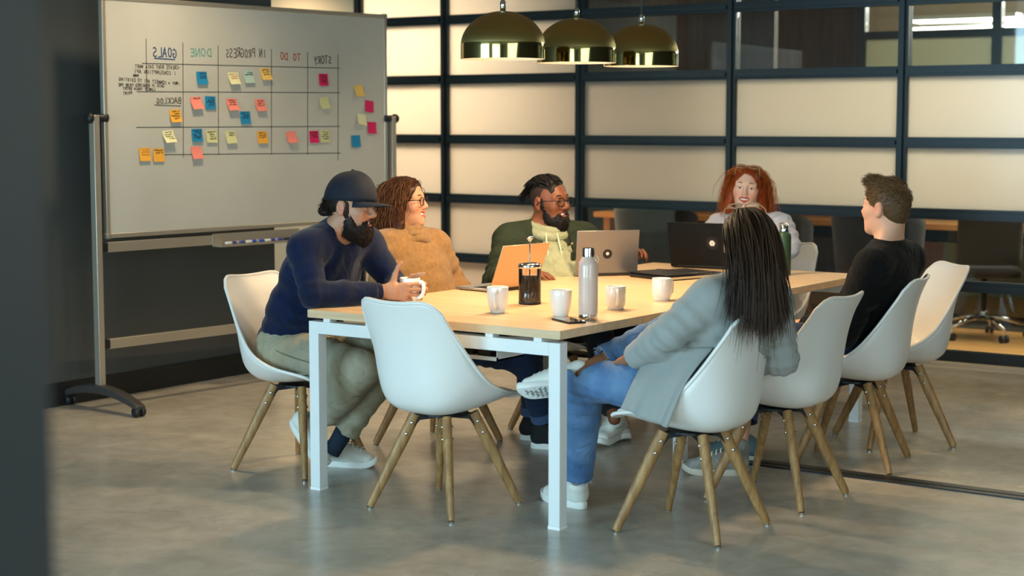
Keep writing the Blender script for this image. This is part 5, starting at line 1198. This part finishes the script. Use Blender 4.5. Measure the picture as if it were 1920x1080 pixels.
# ------------------------------------------------------------ 3: man in green jacket over pale hoodie
org = arr(0, 1.88, 0)
J = dict(pel=(-.02, 1.86, .545), chest=(-.105, 1.915, .795), nb=(-.140, 1.94, .945), shR=(-.262, 1.795, .905), shL=(-.005, 2.085, .905),
         elR=(-.225, 1.63, .71), elL=(.06, 2.30, .76), wrR=(-.035, 1.56, .775), wrL=atz(1174, 499, .775), hipR=(-.06, 1.79, .53), hipL=(.0, 1.96, .53),
         knR=(.36, 1.64, .52), knL=(.42, 1.86, .52), anR=atz(1152, 786, .14), anL=(.40, 1.70, .10))
H3 = Frame(aty(1031, 378, 1.95), R(-8), R(0), R(2), 1.03)
sk3 = skin_mat('skin_brown', '#7c4a30', '#8a4a3e', '#86492f'); m_hair3 = hair_mat('hair_black', '#0d0b0a', '#1b1714', .5)
hl = J['wrL']
t, J, lat = figure('bearded man with glasses in a green jacket over a pale hoodie', org, J, H3, sk3, 0, .45, 1.25, 1.05, .3, [dict(a=(J['wrR'], (.8, .3, 0), (0, 0, -1), -1), k=dict(curl=(15, 18, 14))), dict(a=(hl, (.45, .1, .55), (.55, -.2, -.4), 1), k=dict(curl=(35, 55, 35), sc=.95))], neck=.058, browm=m_hair3, brow_t=.004, iris='#1d120c')
m_hood = pbr('hoodie_sage', '#a3aa8e', .9, vary=(12, '#949b7e'), bump=(600, .35, .0015), sheen=.15, spec=.15, wr=(9, .02, .5))
S = SDF(); torso(S, J, lat, .014, .035, 1.36, fwd=arr(.02, -.018, 0)); Fd = unit(np.cross(lat, ZUP))
S.disp(folds([(J['chest']+Fd*.10, .12, unit(lat+ZUP*.9), 15, .006), (J['chest']+Fd*.1-ZUP*.1, .14, unit(-lat+ZUP), 13, .006), (J['chest']+Fd*.08+ZUP*.08, .1, ZUP, 17, .004)]))
S.cone(J['nb']-arr(0, 0, .02), H3.p(0, 0, -.09), .064, .064, .01, sub=True); o = sdf_obj('hoodie', S, m_hood, t, org, .008)
nk = unit(H3.p(-.02, 0, -.06)-J['nb']); hd = MB()
for (h, r_, rd, fo) in ((.012, .100, .027, .015), (.038, .090, .024, .004)):
    hd.tube([p-Vector(org) for p in ring(J['nb']+nk*h+Fd*fo-arr(0, 0, .006), nk+Fd*.42, r_, r_*.9, lat, 0)], rd, 10, cap=False)
hd.tube([Vector(J['nb']-Fd*.085+lat*q*.10+ZUP*(.005+.02*(1-q*q))-org) for q in np.linspace(-1, 1, 9)], [.03, .04, .05, .055, .055, .055, .05, .04, .03], 10)
hd.build('hood', m_hood, o, smooth=True)
for s in (-1, 1):
    c = J['nb']+Fd*.105+lat*s*.028; pts = [c+Fd*.012, c+Fd*.052-ZUP*.07+lat*s*.006, c+Fd*.068-ZUP*.15+lat*(s*.008+.012), c+Fd*.082-ZUP*.24+lat*(s*.01+.03)]
    MB().tube([Vector(crom([p-org for p in pts], k/14)) for k in range(15)], .0042, 8).build('drawstring', pbr('cord_sage', '#c9cfb6', .8), o, smooth=True)
m_jack = pbr('green_denim', '#353f31', .85, vary=(10, '#2a3327'), bump=(800, .35, .0015), spec=.2, wr=(9, .02, .45))
S = SDF(); torso(S, J, lat, .030, .020, 1.42, sh=.054); sleeves(S, J, .022)
S.disp(limb_folds(J, [('shR', 'elR', .75, .10, 22, .006), ('elR', 'wrR', .15, .1, 22, .005), ('shR', 'elR', .25, .1, 16, .004), ('shL', 'elL', .6, .12, 20, .006), ('pel', 'chest', .5, .2, 11, .004)]))
# open front: wedge taken out along the breast
ax = [lat, unit(np.cross(ZUP, lat)), ZUP]
S.cone(J['nb']+Fd*.06+ZUP*.06, J['pel']+Fd*.16+ZUP*.02, .085, .125, .012, sub=True); S.cone(J['chest']+Fd*.11, J['pel']+Fd*.2, .085, .14, .012, sub=True)
S.cone(J['nb']-arr(0, 0, .03), H3.p(0, 0, -.09), .088, .08, .01, sub=True); cuts(S, J, [('elR', 'wrR', .95, .030), ('elL', 'wrL', .95, .030)])
o = sdf_obj('jacket', S, m_jack, t, org, .0075)
for s in (-1, 1):
    def col_(u, v):
        a = s*(.25+1.5*u); b = J['nb']+ZUP*(.040-.050*v)+(Fd*cos(a)*.118+lat*sin(a)*.130)*(1+.22*v)-Fd*.012; return tuple(b+Fd*(.02*(1-u)*v)-ZUP*(.075*(1-u)**1.5)-org)
    oo = MB().grid(col_, 14, 6).build('collar', m_jack, o, smooth=True); ms = oo.modifiers.new('solid', 'SOLIDIFY'); ms.thickness = .007
    c = J['chest']+lat*s*.118+Fd*.122+ZUP*.040
    MB().box((-.045, -.006, -.022), (.045, .006, .022), M=Matrix.Translation(tuple(c-org)) @ Matrix.Rotation(math.atan2(lat[1], lat[0])+s*.45, 4, 'Z')).build('pocket_flap', m_jack, o, bevel=.005, seg=3)
    for k in range(4):
        b = J['chest']+lat*s*(.088+.012*k)+Fd*(.125+.0*k)+ZUP*(.10-.075*k); MB().lathe([(0, .004), (.007, .003), (.008, 0)], 12, M=Matrix.Translation(tuple(b-org)) @ Vector(Fd).to_track_quat('Z', 'Y').to_matrix().to_4x4(), cap=False).build('button', pbr('jacket_button', '#8c8672', .4, .6), o, smooth=True)
m_blkden = denim('black_denim', '#15181c', '#1b1f25', 1)
S = SDF(); trousers(S, J, .008, (.92, .9), (.09, .064, .058, .05), lat); S.disp(limb_folds(J, [('knR', 'anR', .6, .15, 15, .004)])); cuts(S, J, [('knR', 'anR', .92, 0), ('knL', 'anL', .9, 0)]); sdf_obj('trousers', S, m_blkden, t, org, .009)
a = J['anR']; hh = atz(1165, 812, .03)+arr(0, .02, 0); tt_ = atz(1116, 842, .0); shoe(t, org, a, hh, hh+unit(tt_-hh)*.27, m_white_shoe, m_white_sole, name='shoe', lace=m_lace)
a = J['anL']; shoe(t, org, a, (a[0]-.05, a[1]+.04, 0), (a[0]+.15, a[1]-.10, 0), m_white_shoe, m_white_sole, name='shoe', lace=m_lace)
beard(H3, t, org, m_hair3, .012, 2200, 13, .014)
rr = np.random.default_rng(31); P, N_, d = scalp_roots(H3, 150, 31, lambda f, l, u: (u > .55) & (f < .62) | ((f < -.55) & (u > -.1) & (np.abs(l) < .6)))
G = grow_hair(H3, P, np.stack([-1+0*P[:, 0], -2*P[:, 1], .35+0*P[:, 0]], 1)+N_*.5, .105, 14, lambda t_: .05+.45*t_, 31, (.003, 1.4), 1.07, tang=.12, stiff=.9, jit=.12, flow=lambda X, t_: np.stack([-.22+0*X[:, 0], -1.2*X[:, 1], 0*X[:, 0]], 1))
hr = hair_obj('hair', G, .0055, m_hair3, t, org, 31, 7); hair_cap(H3, hr, org, m_hair3, -.005, 1.015, lambda S: [S.ell(H3.p(.025, s*.092, .012), arr(.13, .042, .066), H3.ax, .015, True) for s in (-1, 1)], .0012, 8)
S = SDF(); S.ell(H3.p(-.012, 0, .030), arr(.0985, .0770, .0905)*H3.sc, H3.ax, .01); S.ell(H3.p(.085, 0, -.01), arr(.11, .12, .12), H3.ax, .01, True); S.ell(H3.p(0, 0, -.08), arr(.15, .15, .075), H3.ax, .01, True)
sdf_obj('hair_fade', S, pbr('hair_fade', '#3c2519', .8, bump=(700, .5, .001), vary=(300, '#251811')), hr, org, .004)
glasses(H3, t, org, m_blackframe, (.103, .004), .050, .040, 0, m_lens, True, .0026, 2.6)

# ------------------------------------------------------------ 4: red haired woman
org = arr(.46, 3.1, 0)
J = dict(pel=(.47, 3.12, .545), chest=(.425, 3.10, .80), nb=(.398, 3.085, .960), shR=aty(1349, 424, 3.10), shL=aty(1463, 424, 3.10),
         elR=(.16, 2.95, .77), elL=aty(1478, 462, 3.06), wrR=(.30, 2.80, .785), wrL=(.47, 2.83, .785), hipR=(.38, 3.10, .53), hipL=(.56, 3.10, .53),
         knR=(.36, 2.70, .52), knL=(.58, 2.70, .52), anR=(.36, 2.80, .10), anL=(.58, 2.80, .10))
H4 = Frame(aty(1399, 353, 3.05), R(-66), R(0), R(-5), .98)
sk4 = skin_mat('skin_fair', '#e8bfa6', '#c9544e', '#e0917c'); m_hair4 = hair_mat('hair_copper', '#8f3c12', '#d87a30', .38)
t, J, lat = figure('red haired woman in a pale shirt at the far end of the table', org, J, H4, sk4, 1, 1.15, .9, .95, .8, [dict(a=(J['wrR'], (.4, -.8, 0), (0, 0, -1), -1), k=dict(curl=(15, 25, 15))), dict(a=(J['wrL'], (-.3, -.8, 0), (0, 0, -1), 1), k=dict(curl=(15, 25, 15)))], scale=.88, neck=.045, browm=hair_mat('brow_copper', '#6b3a20', '#6b3a20'), brow_t=.0026, iris='#2a1c14', look=(.10, 0))
m_shirt = pbr('pale_shirt', '#cfcfda', .8, bump=(700, .2, .001), wr=(10, .018, .5))
S = SDF(); torso(S, J, lat, .010, .0, 1.34, sh=.047); sleeves(S, J, .020, (.95, .95)); S.disp(limb_folds(J, [('shL', 'elL', .4, .12, 17, .006), ('shR', 'elR', .4, .12, 17, .006), ('pel', 'chest', .6, .2, 13, .004)]))
S.cone(J['nb']-arr(0, 0, .03), H4.p(.02, 0, -.10), .058, .062, .01, sub=True); o = sdf_obj('shirt', S, m_shirt, t, org, .007)
Fd = unit(np.cross(lat, ZUP))
for s in (-1, 1):
    def col_(u, v):
        a = s*(.15+2.6*u); return tuple(J['nb']+ZUP*(.030-.04*v)+(Fd*cos(a)*.070+lat*sin(a)*.074)*(1+.35*v)-ZUP*.055*(1-u)**2-org)
    oo = MB().grid(col_, 14, 5).build('collar', m_shirt, o, smooth=True); ms = oo.modifiers.new('solid', 'SOLIDIFY'); ms.thickness = .004
S = SDF(); trousers(S, J, .006, (.92, .92), lat=lat); sdf_obj('jeans', S, m_dkdenim, t, org, .012)
for s in 'RL':
    a = J['an'+s]; shoe(t, org, a, (a[0], a[1]+.06, .0), (a[0], a[1]-.18, .0), m_white_shoe, m_white_sole, name='shoe', wid=.036)
def ex4(S):
    S.cone(H4.p(-.06, 0, .0), H4.p(-.08, .02, -.13), .06, .045, .04, wide=H4.L, fl=1.3)
    S.cone(H4.p(-.03, .07, .0), H4.p(-.05, .085, -.13), .035, .04, .03); S.cone(H4.p(-.02, -.07, .0), H4.p(.0, -.085, -.12), .028, .028, .03)
P, N_, d = scalp_roots(H4, 2700, 41, lambda f, l, u: (u > -.1) & (f < .60) & ((u > .66) | (f < .30)))
D0 = np.stack([-.6+0*P[:, 0], np.sign(P[:, 1])*np.clip(d[:, 2]+.1, 0, 1)*.8+2*P[:, 1], -.35+0*P[:, 0]], 1)
G = grow_hair(H4, P, D0, np.clip(.24+.05*d[:, 2], .18, .31), 15, lambda t_: .14+.5*t_, 41, (.008, 2.4), 1.08, tang=.14, body=[(J['shR'], J['shL'], .068)], stiff=.86, jit=.2, flow=lambda X, t_: np.stack([-.14*(1-t_)+0*X[:, 0], 0*X[:, 0], 0*X[:, 0]], 1))
hr = hair_obj('hair', G, .0014, m_hair4, t, org, 41, 3); hair_cap(H4, hr, org, m_hair4, -.002, 1.05, ex4, .003, 5)
m_clearframe = pbr('pale_acetate', '#d8b58c', .2, coat=.6, trans=.3)
glasses(H4, t, org, m_clearframe, (.045, .118), .050, .036, R(72), m_lens, True, .0020, 2.4, .84)
for s in (-1, 1): MB().lathe([(0, .006), (.004, 0), (0, -.006)], 8, M=Matrix.Translation(tuple(H4.p(-.004, s*.084, -.050)-org)), cap=False).build('earring', MT['steel'], t, smooth=True)

# ------------------------------------------------------------ 5: man in black sweatshirt, seen from behind
org = arr(1.63, 1.77, 0)
J = dict(pel=(1.64, 1.77, .545), chest=(1.715, 1.775, .795), nb=(1.742, 1.78, .955), shL=(1.745, 1.600, .885), shR=(1.765, 1.955, .895),
         elL=aty(1583, 622, 1.53), elR=(1.60, 2.02, .63), wrL=(1.385, 1.72, .600), wrR=(1.36, 1.86, .600), hipL=(1.62, 1.675, .53), hipR=(1.62, 1.865, .53),
         knL=(1.20, 1.56, .52), knR=(1.17, 1.80, .52), anL=atz(1390, 826, .125), anR=atz(1362, 815, .12))
H5 = Frame(aty(1661, 389, 1.775), R(171), R(1), R(0), 1.02)
sk5 = skin_mat('skin_light', '#dba88c', '#b8655a', '#dd8f76'); m_hair5 = hair_mat('hair_light_brown', '#3a2a1a', '#8a6a44', .42)
t, J, lat = figure('young man in a black sweatshirt seen from behind on the right', org, J, H5, sk5, 0, .2, 1.0, 1.0, .5, [dict(a=(J['wrL'], (-.8, .45, -.1), (.1, .2, -1), 1), k=dict(curl=(25, 35, 25))), dict(a=(J['wrR'], (-.7, -.6, -.05), (.1, -.2, -1), -1), k=dict(curl=(25, 35, 25)))], neck=.056, browm=m_hair5, iris='#51637a')
m_black = pbr('black_sweat', '#0c0d0d', .9, vary=(15, '#121313'), bump=(600, .35, .0015), sheen=.06, spec=.15, wr=(6, .022, .5))
S = SDF(); torso(S, J, lat, .022, .012, 1.40, sh=.050); sleeves(S, J, .018, (.93, .93))
S.disp(limb_folds(J, [('shL', 'elL', .6, .12, 15, .005), ('elL', 'wrL', .1, .1, 18, .005), ('pel', 'chest', .35, .2, 11, .006), ('shL', 'pel', .5, .2, 9, .004)]))
S.cone(J['nb']-arr(0, 0, .02), H5.p(-.01, 0, -.09), .063, .060, .01, sub=True); cuts(S, J, [('elL', 'wrL', .93, .03), ('elR', 'wrR', .93, .03)]); S.box(J['pel']-arr(0, 0, .145), (.3, .3, .07), 0, None, .02, True)
o = sdf_obj('sweatshirt', S, m_black, t, org, .0078); nk = unit(H5.p(-.02, 0, -.06)-J['nb'])
MB().tube([p-Vector(org) for p in ring(J['nb']+nk*.010-arr(.008, 0, .008), nk-arr(.30, 0, 0), .072, .067, lat, 0)], .009, 8, cap=False).build('collar_rib', m_black, o, smooth=True)
S = SDF(); trousers(S, J, .010, (.78, .78), (.09, .066, .060, .052), lat); S.disp(limb_folds(J, [('hipL', 'knL', .2, .12, 17, .005), ('knL', 'anL', .2, .12, 15, .004)])); cuts(S, J, [('knL', 'anL', .78, .044), ('knR', 'anR', .78, .044)]); o = sdf_obj('jeans', S, m_dkdenim, t, org, .008)
for s in 'LR':
    d = unit(J['an'+s]-J['kn'+s]); e = ipol(J['kn'+s], J['an'+s], .76); MB().tube([Vector(e-d*.025-org), Vector(e+d*.02-org)], .063, 18, cap=False).build('turn_up', denim('denim_turnup', '#3b4b66', '#44567a', 1), o, smooth=True)
m_greysh = pbr('grey_suede', '#8d8b85', .85, vary=(12, '#a5a49c', .45, .55), bump=(300, .2)); m_offsole = pbr('off_white_rubber', '#cfc6b6', .6)
hl_, tl_ = atz(1404, 890, 0), atz(1316, 888, 0); s1 = shoe(t, org, J['anL'], hl_, hl_+unit(tl_-hl_)*.285, m_greysh, m_offsole, name='shoe', lace=m_lace, wid=.046)
hr_, tr_ = atz(1425, 866, 0)+arr(0, .02, 0), atz(1330, 856, 0); shoe(t, org, J['anR'], hr_, hr_+unit(tr_-hr_)*.285, pbr('teal_suede', '#5d7176', .85), m_offsole, name='shoe', lace=m_lace, wid=.046)
# short hair: tapered nape, longer swept top
S = SDF(); S.ell(H5.p(-.012, 0, .032), arr(.1005, .0790, .0935)*H5.sc, H5.ax, .01); S.ell(H5.p(-.052, 0, -.028), arr(.046, .056, .052), H5.ax, .03); S.cone(H5.p(.055, -.03, .108), H5.p(.060, .03, .108), .022, .022, .03)
S.ell(H5.p(.092, 0, -.030), arr(.085, .10, .098), H5.ax, .008, True); S.ell(H5.p(.020, 0, -.085), arr(.055, .12, .085), H5.ax, .010, True)
for s in (-1, 1): S.ell(H5.p(-.012, s*.09, -.012), arr(.024, .03, .032), H5.ax, .006, True)
S.disp(fbm(4, 170, .0012)); hr = sdf_obj('hair', S, m_hair5, t, org, .0038, colfn=lambda V: np.full((len(V), 3), .25))
fuzz('hair_strands', hr, H5, 6000, lambda X: np.clip(.007+.30*(X[:, 2]-.005), .006, .040), lambda X: np.stack([.55+6*(X[:, 0]+.07)*(X[:, 2] > .02), 2*X[:, 1], -.25+5*(X[:, 2]-.09)*(X[:, 0] < .02)], 1), .0008, m_hair5, hr, org, 51, 5)

# ------------------------------------------------------------ 6: woman in grey blazer, back to the viewer
org = arr(1.64, .31, 0)
J = dict(pel=(1.66, .31, .545), chest=(1.752, .335, .775), nb=(1.800, .345, .915), shL=(1.728, .185, .868), shR=(1.830, .492, .842),
         elL=aty(1258, 622, .085), elR=aty(1466, 672, .55), wrL=aty(1188, 672, .16), wrR=(1.60, .52, .600), hipL=(1.64, .215, .53), hipR=(1.66, .405, .53),
         knL=aty(1098, 712, .19), knR=aty(1262, 622, .52), anL=atz(1082, 905, .105), anR=aty(1100, 690, .22))
H6 = Frame(aty(1399, 452, .335), R(133), R(2), R(-2), .98)
sk6 = skin_mat('skin_olive', '#9a6a4c', '#8f4f45', '#a0664a'); m_hair6 = hair_mat('hair_dark_brown', '#140e0b', '#4a3425', .45)
t, J, lat = figure('woman in a grey blazer with long dark hair, her back to the viewer', org, J, H6, sk6, 1, .2, .95, .95, .5, [dict(a=(J['wrL'], (-.75, .35, -.15), (.1, .3, -1), 1), k=dict(curl=(15, 25, 15), sc=.9)), dict(a=(J['wrR'], (-.8, -.3, 0), (0, 0, -1), -1), k=dict(curl=(15, 25, 15), sc=.9))], scale=.90, neck=.045)
def check():
    m = pbr('grey_check', '#8a8f8c', .85, bump=(800, .3, .0012), sheen=.1, spec=.2, wr=(5, .016, .22)); nt = m.node_tree; N = nt.nodes; L = nt.links; b = N['Principled BSDF']; tc = [n for n in N if n.type == 'TEX_COORD'][0]
    f = None
    for ax in ('X', 'Z'):
        w_ = N.new('ShaderNodeTexWave'); w_.bands_direction = ax; w_.inputs['Scale'].default_value = 75; w_.inputs['Distortion'].default_value = .4; L.new(tc.outputs['Object'], w_.inputs['Vector'])
        if f is None: f = w_
        else:
            mu = N.new('ShaderNodeMath'); mu.operation = 'MULTIPLY'; L.new(f.outputs['Fac'], mu.inputs[0]); L.new(w_.outputs['Fac'], mu.inputs[1])
    cr = N.new('ShaderNodeValToRGB'); cr.color_ramp.elements[0].color = lin('#a2a7a5'); cr.color_ramp.elements[1].color = lin('#7d8380'); cr.color_ramp.elements[0].position = .15; cr.color_ramp.elements[1].position = .8; L.new(mu.outputs[0], cr.inputs[0]); L.new(cr.outputs[0], b.inputs['Base Color'])
    return m
m_blazer = check()
S = SDF(); torso(S, J, lat, .020, .004, 1.36, sh=.050); sleeves(S, J, .016, (.97, .97), (.050, .046, .042, .034))
S.cone(ipol(J['pel'], J['chest'], .55)+arr(-.02, -.06, 0), aty(1262, 668, .165), .07, .045, .05)
S.disp(limb_folds(J, [('shL', 'elL', .9, .10, 20, .004), ('elL', 'wrL', .3, .09, 22, .0035), ('elR', 'wrR', .1, .1, 24, .004), ('shR', 'elR', .8, .10, 18, .004), ('pel', 'chest', .5, .16, 17, .005), ('shL', 'pel', .6, .14, 15, .004)]))
S.cone(J['nb']-arr(0, 0, .02), H6.p(-.01, 0, -.09), .060, .06, .01, sub=True); cuts(S, J, [('elL', 'wrL', .97, .03), ('elR', 'wrR', .97, .03)])
o = sdf_obj('blazer', S, m_blazer, t, org, .0075); nk = unit(H6.p(-.02, 0, -.06)-J['nb']); Fd = unit(np.cross(lat, ZUP))
MB().tube([p-Vector(org) for p in ring(J['nb']+nk*.008+Fd*.01, nk+Fd*.3, .074, .066, lat, 0)], .013, 8, cap=False).build('collar', m_blazer, o, smooth=True)
SK = [[(1212, 668, .175), (1268, 652, .150), (1338, 652, .160)], [(1190, 712, .085), (1245, 716, .070), (1288, 716, .072)], [(1166, 766, .044), (1212, 786, .032), (1252, 802, .030)]]
def skirt(u, v):
    P = [[aty(*q) for q in r_] for r_ in SK]; a = [crom(r_, u) for r_ in P]; p = crom(a, v); return tuple(p + arr(0, -1, .1)*(.006*sin(u*13+v*2)*v + .004*sin(u*23)*v*v) - org)
sk_ = MB().grid(skirt, 25, 17).build('blazer_skirt', m_blazer, o, smooth=True); ms = sk_.modifiers.new('solid', 'SOLIDIFY'); ms.thickness = .006; ms.offset = 0
for k in range(3):
    p = ipol(J['elL'], J['wrL'], .90-.05*k)+unit(arr(.35, -.9, -.25))*.047; MB().lathe([(0, .003), (.007, .002), (.0075, -.002)], 12, M=Matrix.Translation(tuple(p-org)) @ Vector((.35, -.9, -.25)).to_track_quat('Z', 'Y').to_matrix().to_4x4(), cap=False).build('cuff_button', pbr('button_pale', '#cfc7b6', .4), o, smooth=True)
m_jeans = denim('light_denim', '#476a96', '#6c8fb4', 1)
S = SDF(); trousers(S, J, .006, (.93, .80), (.086, .068, .062, .054), lat)
S.disp(limb_folds(J, [('hipL', 'knL', .85, .10, 20, .004), ('knL', 'anL', .1, .10, 22, .005), ('knL', 'anL', .8, .1, 20, .003), ('hipL', 'knL', .3, .12, 15, .004), ('knR', 'anR', .5, .12, 17, .004)])); cuts(S, J, [('knL', 'anL', .93, .048), ('knR', 'anR', .80, .046)])
o = sdf_obj('jeans', S, m_jeans, t, org, .0072); m_fray = pbr('fray', '#b9cbe0', .9); rr = np.random.default_rng(2)
for s, u, r_ in (('L', .93, .058), ('R', .80, .056)):
    d = unit(J['an'+s]-J['kn'+s]); e = ipol(J['kn'+s], J['an'+s], u); R_ = ring(e, d, r_, r_, (1, 0, 0), 0, 90); fm = MB()
    for p in R_:
        q = Vector(rr.normal(size=3)*.004); fm.tube([p-Vector(org), p-Vector(org)+Vector(d)*float(rr.uniform(.004, .014))+q], [.0011, .0005], 4)
    fm.build('frayed_hem', m_fray, o)['kind'] = 'stuff'
hl_ = atz(1098, 955, 0); shoe(t, org, J['anL'], hl_, hl_+unit(arr(-.95, .25, 0))*.25, m_white_shoe, m_white_sole, name='shoe', lace=m_lace, wid=.039)
hR_ = aty(1082, 728, .16); tR_ = aty(992, 738, .09); shoe(t, org, J['anR'], hR_+unit(hR_-tR_)*.02, hR_+unit(tR_-hR_)*.235, m_white_shoe, m_white_sole, up=unit(arr(-.15, .75, .75)), name='shoe', lace=m_lace, wid=.040)
d_ = unit(tR_-hR_); U_ = unit(arr(-.15, .75, .75)-d_*np.dot(arr(-.15, .75, .75), d_)); L6 = np.cross(U_, d_); tm = MB()
for k in range(6):
    b0 = hR_+d_*(.10+.019*k)-U_*(-.004*max(0, k-2)+.001); tm.tube([Vector(b0+L6*q+d_*.005*sin(q*380)-org) for q in np.linspace(-.030, .030, 13)], .0022, 5)
tm.build('sole_tread', pbr('tread_grey', '#8e9496', .7), t, smooth=True)
bk = ipol(J['pel'], J['chest'], .45)+arr(.02, 0, 0)
def ex6(S):
    e = J['chest']+arr(.105, -.05, .03); S.cone(H6.p(-.045, 0, .02), H6.p(-.075, 0, -.10), .060, .054, .03, wide=H6.L, fl=1.12); S.cone(H6.p(-.075, 0, -.10), e, .046, .032, .04, wide=H6.L, fl=1.6); 0
P, N_, d = scalp_roots(H6, 3300, 61, lambda f, l, u: (u > -.25) & (f < .6) & ((u > .5) | (f < .38)))
D0 = np.stack([-.9+0*P[:, 0], np.sign(P[:, 1])*np.clip(d[:, 0]+.25, 0, 1)*.6+.8*P[:, 1], -.4+0*P[:, 0]], 1)
G = grow_hair(H6, P, D0, np.clip(.355+.10*d[:, 2]+.03*d[:, 0], .26, .48), 16, lambda t_: .16+.5*t_, 61, (.004, 1.2), 1.05, tang=.03, body=[(J['shR'], J['shL'], .078), (J['chest'], bk, .145), (J['chest']+(J['shL']-J['chest'])*.5, bk, .13)], stiff=.86, jit=.08, flow=lambda X, t_: np.stack([-.20*(1-t_)+0*X[:, 0], -2.6*X[:, 1]*(.55-1.05*t_), 0*X[:, 0]], 1))
hr = hair_obj('hair', G, .0020, m_hair6, t, org, 61, 3); hair_cap(H6, hr, org, m_hair6, .0, 1.03, ex6, .0015, 9)
glasses(H6, t, org, m_clearframe, (.030, .128), .052, .040, R(60), m_lens, True, .0022, 2.5)
